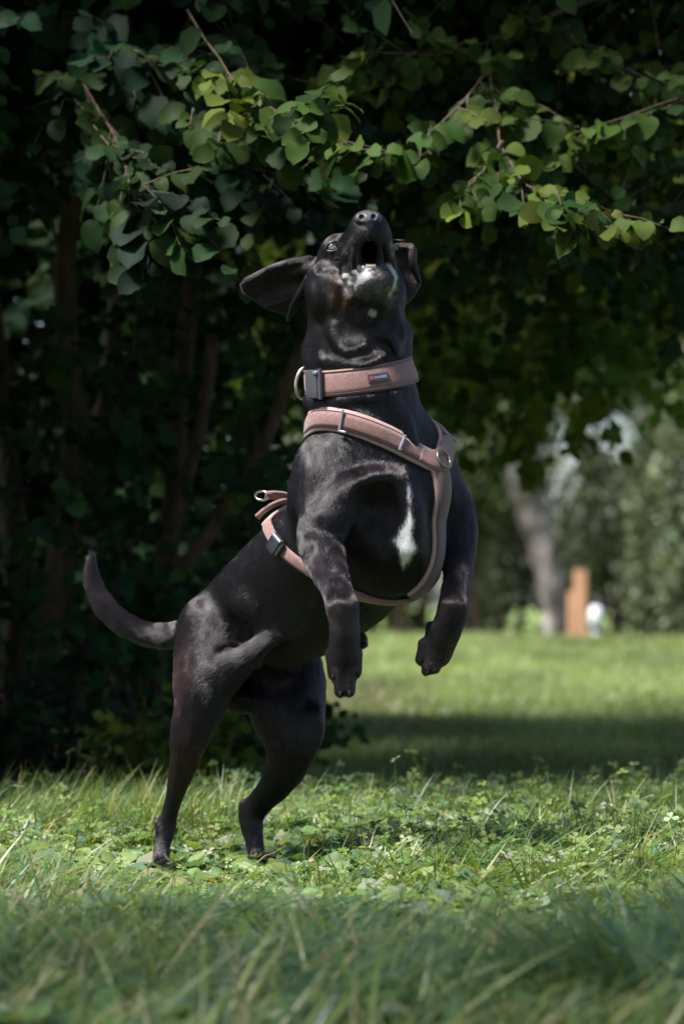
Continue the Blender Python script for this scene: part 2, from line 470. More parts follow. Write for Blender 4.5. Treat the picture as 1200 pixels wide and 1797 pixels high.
def seg_dist(p, a, b):
    a = np.array(a, float); b = np.array(b, float); e = b - a
    t = np.clip(((p[:, :2] - a) @ e) / (e @ e), 0, 1)
    return np.linalg.norm(p[:, :2] - a - t[:, None] * e, axis=1), t
def sm(x, a, b):
    t = np.clip((x - a) / (b - a), 0, 1); return t * t * (3 - 2 * t)
def coat(p, hairs=False):
    """colour of the coat: black, brown on the cheeks, thigh and shins, grey chin, white breast blaze"""
    n = len(p); r = np.random.RandomState(3).uniform(0, 1, n)
    nz = noise3(p, 7, 1); col = np.tile(np.array([0.0060, 0.0048, 0.0060]), (n, 1))
    def mix(w, c):
        nonlocal col
        col = col * (1 - w[:, None]) + np.array(c) * w[:, None]
    near = p[:, 2] < -150
    def blob(c, rad, amp):
        d = np.sqrt((((p - np.array(c)) / np.array(rad)) ** 2).sum(1))
        return (1 - sm(d + nz * 0.18, 0.5, 1.15)) * amp
    mix(blob((598, 520, -270), (32, 42, 45), 0.9), (0.045, 0.022, 0.013))
    mix(blob((505, 505, -190), (32, 14, 60), 0.3), (0.06, 0.028, 0.02))
    mix(blob((715, 445, -200), (20, 30, 40), 0.35), (0.05, 0.028, 0.02))
    mix(blob((325, 1190, -60), (26, 90, 90), 0.6), (0.030, 0.014, 0.011))
    mix(blob((603, 1090, -450), (30, 36, 60), 0.45), (0.034, 0.019, 0.017))
    mix(blob((790, 1060, -250), (30, 40, 60), 0.45), (0.034, 0.019, 0.017))
    mix(blob((600, 1180, -440), (34, 60, 60), 0.3), (0.026, 0.018, 0.014))
    mix(blob((765, 1150, -250), (44, 50, 60), 0.4), (0.026, 0.016, 0.012))
    mix(blob((330, 1330, -90), (36, 90, 60), 0.5), (0.030, 0.015, 0.013))
    mix(blob((480, 1190, -60), (50, 14, 60), 0.8), (0.050, 0.032, 0.022))
    # white blaze on the breast
    BL = np.array([(714, 843), (719, 845), (721, 888), (726, 913), (725, 938), (732, 962), (718, 984), (706, 997), (700, 980), (699, 964), (687, 946), (702, 931), (711, 912), (714, 888)], float)
    dd = np.full(n, 1e9); sg = np.ones(n)
    for i in range(len(BL)):
        a, b = BL[i], BL[i - 1]; e = b - a; wx, wy = p[:, 0] - a[0], p[:, 1] - a[1]
        t = np.clip((wx * e[0] + wy * e[1]) / (e @ e), 0, 1); dd = np.minimum(dd, np.hypot(wx - e[0] * t, wy - e[1] * t))
        c = np.stack([p[:, 1] >= a[1], p[:, 1] < b[1], e[0] * wy > e[1] * wx]); sg = np.where(c.all(0) | (~c).all(0), -sg, sg)
    w = 1 - sm(dd * sg + nz * 2.0 + (r - 0.5) * 8, -2.5, 2.5)
    r2 = np.random.RandomState(8).uniform(0.08, 0.92, n)
    mix((w > r2).astype(float) * (p[:, 2] < -230) if hairs else w * (p[:, 2] < -230), (0.80, 0.82, 0.80))
    # grizzled chin and lips
    g = np.zeros(n)
    for a, b, rr, am in (((610, 500), (640, 480), 14, 0.8), ((606, 470), (606, 492), 7, 0.6), ((620, 418), (610, 440), 10, 0.22), ((664, 505), (684, 508), 10, 0.35), ((600, 490), (612, 515), 10, 0.35), ((683, 464), (693, 486), 5, 0.9), ((693, 486), (692, 504), 5.5, 1.0), ((692, 504), (682, 516), 5, 0.7), ((640, 470), (684, 466), 6, 0.3), ((618, 436), (612, 478), 5, 0.5),
                         ((650, 548), (654, 550), 6, 0.8), ((640, 500), (680, 505), 30, 0.2), ((625, 415), (640, 408), 12, 0.12), ((688, 425), (688, 450), 7, 0.3),
                         ((576, 462), (580, 480), 5, 0.12)):
        d, _ = seg_dist(p, a, b); g = np.maximum(g, (1 - sm(d + nz * 3, rr * 0.4, rr * 1.3)) * am)
    g *= (p[:, 2] < -255)
    mix((g > r2 * 0.9).astype(float) * 0.85 if hairs else g * 0.6, (0.60, 0.57, 0.60))
    inside = ((np.abs(p[:, 0] - 648) < 14) & (np.abs(p[:, 1] - 442) < 24) & (p[:, 2] < -250) & (p[:, 2] > -330))
    return col, w

m_coat, nt, out = new_mat('dog_coat')
at = N(nt, 'ShaderNodeAttribute', attribute_name='Col')
nz_ = N(nt, 'ShaderNodeTexNoise', i_Scale=60.0, i_Detail=4.0)
nz2 = N(nt, 'ShaderNodeTexNoise', i_Scale=420.0, i_Detail=2.0)
bs = N(nt, 'ShaderNodeBsdfPrincipled', i_Roughness=0.42); bs.inputs['Specular IOR Level'].default_value = 0.25
bp = N(nt, 'ShaderNodeBump', i_Strength=0.25, i_Distance=0.002)
nt.links.new(nz2.outputs[0], bp.inputs['Height']); nt.links.new(bp.outputs[0], bs.inputs['Normal'])
nt.links.new(at.outputs['Color'], bs.inputs['Base Color'])
rr_ = ramp(nt, [(0.3, (0.45,) * 3), (0.7, (0.55,) * 3)], nz_.outputs[0]); nt.links.new(rr_.outputs[0], bs.inputs['Roughness'])
nt.links.new(bs.outputs[0], out.inputs[0])

m_fur, nt, out = new_mat('dog_fur')
at = N(nt, 'ShaderNodeAttribute', attribute_name='Col')
hb = N(nt, 'ShaderNodeBsdfHairPrincipled', parametrization='COLOR')
hb.inputs['Roughness'].default_value = 0.23; hb.inputs['Radial Roughness'].default_value = 0.35; hb.inputs['IOR'].default_value = 1.45; hb.inputs['Coat'].default_value = 0.4
try: hb.inputs['Random Roughness'].default_value = 0.3
except Exception: pass
nt.links.new(at.outputs['Color'], hb.inputs['Color']); nt.links.new(hb.outputs[0], out.inputs[0])

dog_base = Vector(W((380, 1530, -20)).tolist()); dog_base.z = 0.0
dog = empty('dog', dog_base)
tag(dog, 'black dog in pink collar and harness rearing up on its hind legs, barking upward', 'dog')
col, _ = coat(bV)
body = mesh_fast('body', W(bV), bQ, m_coat, color=col); adopt(body, dog)

# ---- collar and harness
def wrap(P, axis, n, closed=False, fld=tf, R=260.0):
    """spline through guides, each pushed in along its ray from the body's axis to the surface of the trunk"""
    G = np.array(P, float)
    if closed: G = np.vstack([G[-2:], G, G[:2]])
    c = spline(G, n * 6)
    if closed:
        m = len(G) - 1; a = int(round(n * 6 * 2 / m)); b = int(round(n * 6 * (m - 1) / m)); c = c[a:b]
    res = []
    for p in c:
        o = axis(p); d = p - o; d /= np.linalg.norm(d) + 1e-9
        ts = np.arange(R, 0, -2.0); v = fld.at(o + ts[:, None] * d)
        k = np.argmax(v < 0)
        t = ts[k] + 2.0 * max(0, -v[k]) / max(1e-3, v[k - 1] - v[k]) if k > 0 else ts[k]
        res.append(o + t * d)
    res = np.array(res)
    L = np.concatenate([[0], np.cumsum(np.linalg.norm(np.diff(res, axis=0), axis=1))])
    if closed:
        res = np.vstack([res, res[:1]]); L = np.append(L, L[-1] + np.linalg.norm(res[-1] - res[-2]))
    u = np.linspace(0, L[-1], n)
    res = np.stack([np.interp(u, L, res[:, i]) for i in range(3)], 1)
    for _ in range(3):                                   # relax
        r2 = res.copy(); r2[1:-1] = (res[:-2] + 2 * res[1:-1] + res[2:]) / 4
        if closed: r2[0] = r2[-1] = (res[-2] + 2 * res[0] + res[1]) / 4
        res = r2
    return res
STRAPS = []
def ribbon(c, width, lift, thick, closed=False, shift=0.0, fld=tf, nw=5, nfix=None, wfun=None):
    c = np.asarray(c, float)
    t = np.gradient(c, axis=0)
    if closed: t[0] = t[-1] = c[1] - c[-2]
    t /= np.linalg.norm(t, axis=1)[:, None]
    nn = fld.grad(c, 14.0) if nfix is None else np.tile(nfix, (len(c), 1))
    for _ in range(4):
        n2 = nn.copy(); n2[1:-1] = nn[:-2] + nn[1:-1] * 2 + nn[2:]
        if closed: n2[0] = n2[-1] = nn[-2] + 2 * nn[0] + nn[1]
        nn = n2 / np.linalg.norm(n2, axis=1)[:, None]
    w = np.cross(nn, t); w /= np.linalg.norm(w, axis=1)[:, None]
    ws = np.linspace(-0.5, 0.5, nw); top = []; bot = []
    wd = np.full(len(c), float(width)) if wfun is None else width * wfun(np.linspace(0, 1, len(c)))
    for s_ in ws:
        p = c + w * (wd * s_ + shift)[:, None]
        if nfix is None:
            for _ in range(2): p = p - nn * np.clip(fld.at(p), -12, 12)[:, None] * 0.8
        edge = 1 - (2 * abs(s_)) ** 6 * 0.45
        top.append(p + nn * (lift + thick * edge)); bot.append(p + nn * (lift - 2.5))
    top = np.array(top); bot = np.array(bot)
    STRAPS.append((c + w * shift, width / 2 + 2))
    loop = list(range(nw)) + list(range(2 * nw - 1, nw - 1, -1))
    A = np.concatenate([top, bot]); k = len(A); n = len(c)
    ring = A[loop]                                             # (2nw, n, 3)
    V = ring.transpose(1, 0, 2).reshape(-1, 3); F = []
    for i in range(n - 1):
        for j in range(k): F.append((i * k + j, (i + 1) * k + j, (i + 1) * k + (j + 1) % k, i * k + (j + 1) % k))
    F = [np.array(F)]
    if not closed:
        F.append(np.array([[0 + j, j + 1, 2 * nw - 2 - j, 2 * nw - 1 - j] for j in range(nw - 1)] +
                          [[(n - 1) * k + 2 * nw - 1 - j, (n - 1) * k + 2 * nw - 2 - j, (n - 1) * k + j + 1, (n - 1) * k + j] for j in range(nw - 1)]))
    return V, F, nn, w

def fabric(name, c1, c2, scale=900):
    m, nt, out = new_mat(name)
    b = N(nt, 'ShaderNodeBsdfPrincipled', i_Roughness=0.75); b.inputs['Sheen Weight'].default_value = 0.3
    n1 = N(nt, 'ShaderNodeTexNoise', i_Scale=28.0, i_Detail=5.0); r = ramp(nt, [(0.3, c1), (0.72, c2)], n1.outputs[0])
    n2 = N(nt, 'ShaderNodeTexNoise', i_Scale=float(scale) * 0.45, i_Detail=4.0); bu = N(nt, 'ShaderNodeBump', i_Strength=0.5, i_Distance=0.0015)
    nt.links.new(n2.outputs[0], bu.inputs['Height']); nt.links.new(bu.outputs[0], b.inputs['Normal'])
    nt.links.new(r.outputs[0], b.inputs['Base Color']); nt.links.new(b.outputs[0], out.inputs[0]); return m
m_web = fabric('mauve_webbing', (0.16, 0.082, 0.075), (0.27, 0.14, 0.125))
m_pad = fabric('pink_padding', (0.36, 0.225, 0.205), (0.46, 0.30, 0.27))
m_web_shaded = fabric('shaded_pink_webbing', (0.10, 0.06, 0.055), (0.17, 0.095, 0.085))  # pink webbing with the chest strap's shade put into its colour
m_thread = fabric('dark_thread', (0.06, 0.035, 0.04), (0.09, 0.05, 0.055))
def simple(name, c, rough=0.5, metal=0.0, bump=0.0, spec=0.5):
    m, nt, out = new_mat(name)
    b = N(nt, 'ShaderNodeBsdfPrincipled', i_Roughness=rough, i_Metallic=metal); b.inputs['Base Color'].default_value = (*c, 1)
    b.inputs['Specular IOR Level'].default_value = spec
    if bump:
        n2 = N(nt, 'ShaderNodeTexNoise', i_Scale=350.0, i_Detail=3.0); bu = N(nt, 'ShaderNodeBump', i_Strength=bump, i_Distance=0.001)
        nt.links.new(n2.outputs[0], bu.inputs['Height']); nt.links.new(bu.outputs[0], b.inputs['Normal'])
    nt.links.new(b.outputs[0], out.inputs[0]); return m
m_plast = simple('grey_plastic', (0.055, 0.057, 0.065), 0.38, 0, 0.15)
m_steel = simple('steel', (0.62, 0.60, 0.52), 0.28, 1.0)
m_ring = simple('worn_ring', (0.30, 0.27, 0.20), 0.35, 1.0)
m_slider = simple('grey_slider', (0.20, 0.20, 0.24), 0.35, 0.3)
m_blackp = simple('black_plastic', (0.012, 0.012, 0.015), 0.3)
m_label = simple('navy_label', (0.03, 0.033, 0.055), 0.7)
m_red = simple('red_mark', (0.36, 0.03, 0.04), 0.7)
m_letters = simple('label_letters', (0.24, 0.26, 0.30), 0.8)

def part(name, V, F, mat, parent, px=True, label=None):
    o = mesh_fast(name, W(V) if px else V, F, mat); adopt(o, dog)
    if parent is not dog: o.parent = parent; o.matrix_parent_inverse = Matrix.Translation(-dog_base) if parent.type == 'EMPTY' else Matrix.Identity(4)
    if label: o['label'] = label
    return o

def pbox(c, ax, hs, bev=0.25):
    """rounded box in pixel space: centre, three axes, half sizes"""
    c = np.array(c, float); ax = np.array(ax, float); n = 5
    a = np.linspace(-1, 1, 7); V = []; F = []
    for fx in range(3):
        for sg in (-1, 1):
            o = len(V)
            for i in a:
                for j in a:
                    p = np.zeros(3); p[fx] = sg; p[(fx + 1) % 3] = i; p[(fx + 2) % 3] = j
                    q = p * hs; mn = min(hs) * bev * 2; inner = np.clip(q, -(np.array(hs) - mn), np.array(hs) - mn)
                    d = q - inner; L = np.linalg.norm(d)
                    if L > 1e-6: q = inner + d / L * min(L, mn)
                    V.append(c + q @ ax)
            for i in range(6):
                for j in range(6):
                    t = (o + i * 7 + j, o + (i + 1) * 7 + j, o + (i + 1) * 7 + j + 1, o + i * 7 + j + 1)
                    F.append(t if sg > 0 else t[::-1])
    return np.array(V), [np.array(F)]
def frame_at(c, nn, w, i):
    t = np.cross(w[i], nn[i]); return np.array([t / np.linalg.norm(t), w[i], nn[i]])
def ring3(c, u, v, ra, rb, r, n=40, seg=8, arc=(0, 2 * math.pi)):
    a = np.linspace(arc[0], arc[1], n); u = np.array(u, float); v = np.array(v, float)
    u /= np.linalg.norm(u); v /= np.linalg.norm(v)
    P = np.array(c) + np.cos(a)[:, None] * u * ra + np.sin(a)[:, None] * v * rb
    return tube(P, np.full(n, r), seg)

def near_idx(c, x, y, front=True):
    d = np.hypot(c[:, 0] - x, c[:, 1] - y)
    if front: d = d + (c[:, 2] > -150) * 200
    return int(np.argmin(d))

# collar
cax = np.array([630., 660., -196.])
ang = np.linspace(0, 2 * math.pi, 13)[:-1]
guides = [cax + np.array([math.cos(a) * 100, -0.125 * math.cos(a) * 100 + 9 * math.sin(a), -100 * math.sin(a)]) for a in ang]
cc = wrap(guides, lambda p: cax, 120, True)
collar = empty('collar', dog_base); collar.parent = dog; collar.matrix_parent_inverse = Matrix.Translation(-dog_base)
V_, F_, cn, cw = ribbon(cc, 46, 5, 4.5, True); part('collar_band', V_, F_, m_web, collar)
for sh in (-19.5, 19.5):
    v, f2, _, _ = ribbon(cc, 1.2, 8.4, 1.6, True, shift=sh); part('stitching', v, f2, m_thread, collar)
i = near_idx(cc, 562, 672); fr = frame_at(cc, cn, cw, i)
fwd = fr[0] if fr[0][0] > 0 else -fr[0]; upv = fr[1] if fr[1][1] < 0 else -fr[1]
base = cc[i] + fr[2] * 13
AX = np.array([fwd, upv, fr[2]])
v, f2 = join([pbox(base, AX, (17, 25, 7), 0.3), pbox(base + fwd * 19, AX, (5, 27, 4), 0.3)])
buckle = part('buckle', v, f2, m_plast, collar)
v, f2 = pbox(base + fwd * 14 + upv * 20 + fr[2] * 3, AX, (6, 4, 6), 0.4); part('latch', v, f2, m_slider, buckle)
i2 = near_idx(cc, 545, 674, False); 
v, f2 = ring3((535, 672, -207), (1, 0, 0.5), (0.1, -1, 0), 18, 28, 2.9); part('ring', v, f2, m_steel, collar)
i3 = near_idx(cc, 659, 660); fr = frame_at(cc, cn, cw, i3)
fwd = fr[0] if fr[0][0] > 0 else -fr[0]; upv = fr[1] if fr[1][1] < 0 else -fr[1]; AX = np.array([fwd, upv, fr[2]])
b3 = cc[i3] + fr[2] * 9.6
v, f2 = pbox(b3, AX, (19, 8, 2), 0.3); lab = part('label_patch', v, f2, m_label, collar)
v, f2 = pbox(b3 + fr[2] * 2 - fwd * 12.5, AX, (3, 3.6, 0.8), 0.3); part('red_mark', v, f2, m_red, lab)
let = []
for k, (w_, h_) in enumerate(((1.0, 2.2), (0.7, 2.6), (1.2, 1.9), (0.7, 2.4), (1.0, 2.6), (1.3, 2.4), (0.9, 2.8), (1.1, 2.8))):
    let.append(pbox(b3 + fr[2] * 2 + fwd * (-6.5 + 2.9 * k), AX, (w_ * 0.8, h_, 0.6), 0.3))
v, f2 = join(let); part('lettering', v, f2, m_letters, lab)

# harness
harness = empty('harness', dog_base); harness.parent = dog; harness.matrix_parent_inverse = Matrix.Translation(-dog_base)
nax = lambda p: np.array([655., 775., -165.])
neck_g = [(548, 752, -190), (572, 742, -230), (620, 746, -270), (680, 768, -285), (735, 797, -275), (771, 812, -245), (795, 790, -205), (786, 758, -165),
          (760, 738, -110), (700, 730, -75), (620, 728, -80), (565, 742, -130)]
nc = wrap(neck_g, nax, 160, True)
v, f2, nn_, nw_ = ribbon(nc, 42, 4, 3.2, True, nw=7); part('neck_padding', v, f2, m_pad, harness)
v, f2, _, _ = ribbon(nc, 27, 7, 3.6, True, shift=0); part('neck_webbing', v, f2, m_web, harness)
for sh in (-15.2, 15.2):
    v, f2, _, _ = ribbon(nc, 1.6, 6.8, 1.0, True, shift=sh); part('piping', v, f2, m_thread, harness)
def slider(c, nn, w, x, y, hw, hl, lift, mat=m_slider, front=True):
    i = near_idx(c, x, y, front); fr = frame_at(c, nn, w, i)
    b0 = c[i] + fr[2] * lift
    v, f2 = join([pbox(b0, fr, (2.6, hw, 2.2), 0.35), pbox(b0 - fr[1] * (hw - 2) + fr[0] * hl, fr, (hl + 2, 2.4, 2.2), 0.35)])
    return part('slider', v, f2, mat, harness)
slider(nc, nn_, nw_, 604, 743, 20, 6, 12)
slider(nc, nn_, nw_, 703, 776, 16, 1, 12)
slider(nc, nn_, nw_, 788, 768, 18, 1, 11, front=False)
slider(nc, nn_, nw_, 560, 748, 17, 1, 12)
# strap down the breast bone
tax = lambda p: np.array([655., min(max(p[1], 800.), 985.), -160.])
st_g = [(772, 800, -250), (780, 850, -245), (781, 900, -240), (776, 945, -235), (764, 985, -230), (744, 1020, -222), (722, 1044, -215)]
sc = wrap(st_g, tax, 60)
v, f2, sn, sw = ribbon(sc, 46, 3, 3, nw=7); part('chest_padding', v, f2, m_pad, harness)
v, f2, _, _ = ribbon(sc, 34, 6, 3.6); part('chest_webbing', v, f2, m_web_shaded, harness)
i = near_idx(nc, 769, 813); fr = frame_at(nc, nn_, nw_, i); bb = nc[i] + fr[2] * 14
v, f2 = ring3(bb, fr[0], fr[1], 15, 16, 2.4); part('chest_ring', v, f2, m_ring, harness)
seg = np.array([nc[(i + k) % (len(nc) - 1)] for k in range(-10, 17)])
v, f2, _, _ = ribbon(seg, 44, 7, 4.5, nw=7, wfun=lambda u: 0.62 + 0.38 * np.sin(u * math.pi)); part('chest_plate', v, f2, m_web, harness)
# girth strap round the ribs
g_c = np.array([615., 955., -150.])
girth_g = [(478, 905, -70), (480, 935, -150), (497, 975, -205), (530, 1012, -240), (575, 1042, -250), (640, 1062, -240), (700, 1056, -215), (748, 1010, -170),
           (765, 960, -110), (740, 890, -50), (670, 840, -10), (570, 835, -5), (505, 865, -30)]
gc = wrap(girth_g, lambda p: g_c, 160, True)
v, f2, gn, gw = ribbon(gc, 20, 4, 3.5, True); part('girth_strap', v, f2, m_web, harness)
ia = near_idx(gc, 478, 895, False); 
seg = np.array([gc[(ia + k) % (len(gc) - 1)] for k in range(-16, 9)])
v, f2, _, _ = ribbon(seg, 40, 5, 4, nw=7, wfun=lambda u: np.minimum(1, 0.45 + 2.5 * np.minimum(u, 1 - u))); part('girth_padding', v, f2, m_pad, harness)
ib = near_idx(gc, 497, 952, True); fr = frame_at(gc, gn, gw, ib)
v, f2 = join([pbox(gc[ib] + fr[2] * 12, fr, (15, 17, 6), 0.35), pbox(gc[ib] + fr[2] * 11 + fr[0] * 17, fr, (5, 14, 4), 0.35)])
gb = part('buckle', v, f2, m_blackp, harness)
v, f2 = pbox(gc[ib] + fr[2] * 15 + fr[1] * 13, fr, (16, 3.4, 5), 0.4); part('latch', v, f2, m_slider, gb)
slider(gc, gn, gw, 552, 1030, 11, 2, 9, m_steel)
# strap over the shoulders and along the back
bg_ = [(556, 748, -120), (528, 790, -90), (512, 838, -70), (496, 880, -60)]
bc = wrap(bg_, lambda p: np.array([640., 870., -120.]), 40)
v, f2, _, _ = ribbon(bc, 30, 3, 4); part('back_strap', v, f2, m_web, harness)
# lead ring and loose ends on the back
e0 = np.array([514., 876., -62.])
v, f2, _, _ = ribbon(np.array([e0, (492, 870, -78), (480, 869, -84), (466, 870, -86)]), 20, 0, 3, nfix=np.array([0.1, 0.75, -0.6])); part('lead_loop', v, f2, m_web, harness)
v, f2 = ring3((460, 870, -87), (1, 0, 0.1), (0, 0.45, -0.9), 12, 17, 2.3); part('lead_ring', v, f2, m_steel, harness)
v, f2, _, _ = ribbon(spline([(508, 878, -74), (492, 881, -88), (476, 888, -96), (464, 896, -98), (452, 907, -98)], 12), 10, 0, 3, nfix=np.array([0.3, 0.6, -0.7])); part('loose_strap_end', v, f2, m_web, harness)
v, f2 = pbox((453, 906, -98), np.array([(0.7, -0.7, 0), (0.6, 0.6, 0.4), (-0.3, -0.3, 0.9)]), (3.5, 6, 3.5), 0.4); part('strap_tip', v, f2, m_web, harness)

# ---- nose, eyes, teeth, tongue, claws
nf = Field((605, 350, -390), (690, 420, -310), 1.5)
nf.ell((645.5, 383, -338), (21, 15, 20), 6)
nf.ell((630, 384, -342), (8.5, 10, 13), 6); nf.ell((661, 383, -342), (8.5, 10, 13), 6)
nf.cone((646, 388, -350), 9, (648, 398, -350), 7, 6)
nf.ell((634, 381, -361), (5.2, 6, 12), 2, 's'); nf.ell((656, 380, -361), (4.8, 6, 12), 2, 's')
nf.cone((625, 388, -362), 1.8, (633, 386, -362), 2.4, 2, 's'); nf.cone((667, 386, -360), 1.8, (658, 385, -362), 2.4, 2, 's')
nf.cone((648.5, 388, -366), 1.2, (648.5, 400, -358), 1.4, 2, 's')
nV, nQ = nf.mesh()
m_nose, nt, out = new_mat('nose_leather')
b = N(nt, 'ShaderNodeBsdfPrincipled', i_Roughness=0.36); b.inputs['Base Color'].default_value = (0.030, 0.026, 0.034, 1)
b.inputs['Coat Weight'].default_value = 0.35; b.inputs['Coat Roughness'].default_value = 0.3
vo = N(nt, 'ShaderNodeTexVoronoi', i_Scale=620.0); bu = N(nt, 'ShaderNodeBump', i_Strength=0.5, i_Distance=0.001)
nt.links.new(vo.outputs[0], bu.inputs['Height']); nt.links.new(bu.outputs[0], b.inputs['Normal']); nt.links.new(b.outputs[0], out.inputs[0])
part('nose', nV, nQ, m_nose, dog)

def uvs(c, r, n=20, axes=np.eye(3)):
    th = np.linspace(0, math.pi, n); ph = np.linspace(0, 2 * math.pi, 2 * n, endpoint=False)
    T, P = np.meshgrid(th, ph, indexing='ij')
    V = np.stack([np.sin(T) * np.cos(P) * r[0], np.sin(T) * np.sin(P) * r[1], np.cos(T) * r[2]], -1).reshape(-1, 3) @ axes + np.array(c)
    m = 2 * n; F = [(i * m + j, (i + 1) * m + j, (i + 1) * m + (j + 1) % m, i * m + (j + 1) % m) for i in range(n - 1) for j in range(m)]
    return V, [np.array(F)]
m_eye = simple('eye', (0.02, 0.012, 0.01), 0.04, 0, 0, 0.8)
m_sclera = simple('eye_white', (0.8, 0.8, 0.88), 0.1)
v, f2 = uvs((584, 432, -262), (9.5, 7.5, 8)); part('eye', v, f2, m_eye, dog)
v, f2 = uvs((583.5, 434.5, -265.5), (7.6, 4.6, 7.5)); part('eye_white', v, f2, m_sclera, dog)
v, f2 = uvs((690, 436, -246), (8, 7, 8)); part('eye', v, f2, m_eye, dog)
m_lid = simple('eyelid', (0.02, 0.017, 0.02), 0.45)
v, f2 = join([tube(spline([(571, 439, -266), (577, 428, -273), (587, 424, -274), (596, 430, -270)], 14), [1, 2, 2.6, 2.6, 2.8, 2.8, 2.8, 2.8, 2.6, 2.6, 2.4, 2, 1.6, 1]),
              tube(spline([(571, 439, -266), (580, 441, -272), (590, 439, -272), (596, 430, -270)], 14), [1, 1.6, 2, 2, 2, 2, 2, 2, 2, 2, 2, 1.8, 1.4, 1])])
part('eyelid', v, f2, m_lid, dog)
m_tooth = simple('tooth', (0.55, 0.50, 0.38), 0.25)
def tooth(p, d, L, r):
    p = np.array(p, float); d = np.array(d, float); d /= np.linalg.norm(d)
    return tube(p + d * np.linspace(0, L, 6)[:, None], [r * 0.9, r, r * 0.85, r * 0.65, r * 0.4, 0.2], 7)
ups = [tooth((639 + 3.6 * k, 417 - abs(k - 2.5) * -0.7, -338 + abs(k - 2.5)), (0, 0.9, -0.3), 5.5, 1.9) for k in range(6)]
v, f2 = join(ups + [tooth((634, 422, -332), (0.05, 1, -0.2), 13, 2.8), tooth((664, 422, -331), (-0.05, 1, -0.2), 12, 2.8)]); part('upper_teeth', v, f2, m_tooth, dog)
los = [tooth((643 + 3.0 * k, 468, -338), (0, -0.9, -0.2), 4.5, 1.6) for k in range(6)]
v, f2 = join(los + [tooth((638, 472, -330), (-0.2, -1, -0.1), 7, 2.4)]); part('lower_teeth', v, f2, m_tooth, dog)
m_tongue = simple('tongue', (0.10, 0.035, 0.04), 0.35, 0, 0.3)
v, f2 = uvs((648, 466, -292), (11, 7, 34)); part('tongue', v, f2, m_tongue, dog)
m_whisk = simple('whisker', (0.12, 0.11, 0.11), 0.4)
rw = np.random.RandomState(6); wk = []
for k in range(26):
    sd_ = 1 if k % 2 else -1
    c0 = np.array([647 + sd_ * rw.uniform(16, 30), rw.uniform(412, 455), -318.0]); c0[2] += (c0[1] - 412) * 0.45 + 8
    if k > 19: c0 = np.array([660 + sd_ * rw.uniform(6, 26), rw.uniform(486, 508), -322.0])
    dv = np.array([sd_ * rw.uniform(0.6, 1.0), rw.uniform(-0.1, 0.7), rw.uniform(-0.5, 0.3)]); dv /= np.linalg.norm(dv); Lw = rw.uniform(18, 44) * (0.5 if k > 19 else 1)
    wk.append(tube(c0 + dv * np.linspace(0, Lw, 7)[:, None] + np.array([0, 1.0, 0]) * (np.linspace(0, 1, 7) ** 2)[:, None] * Lw * rw.uniform(-0.1, 0.35), [0.42, 0.4, 0.38, 0.34, 0.28, 0.2, 0.1], 5))
v, f2 = join(wk); part('whiskers', v, f2, m_whisk, dog)['kind'] = 'stuff'
m_claw = simple('claw', (0.012, 0.011, 0.011), 0.7, 0, 0, 0.1)
for (x, y, q, dx, dy) in ((585, 1184, -434, -1, 10), (597, 1214, -444, 0, 12), (613, 1213, -444, 1, 12), (626, 1180, -432, 3, 10),
                          (775, 1154, -250, -4, 7), (764, 1174, -258, -5, 8), (751, 1178, -258, -5, 8), (740, 1158, -250, -5, 7), (638, 1128, -424, 2, 5), (750, 1111, -238, -3, 5),
                          (269, 1536, -136, 0, 3), (283, 1537, -144, 0, 3), (298, 1537, -144, 1, 3), (312, 1536, -136, 2, 3), (448, 1521, -16, 0, 3), (461, 1522, -23, 0, 3), (474, 1522, -23, 1, 3), (487, 1521, -16, 2, 3)):
    P = spline([(x, y, q), (x + dx * 0.5, y + dy * 0.5, q - 6), (x + dx, y + dy, q - 4)], 6)
    v, f2 = tube(P, [2.8, 3.0, 2.6, 2.0, 1.2, 0.3], 7); part('claw', v, f2, m_claw, dog)

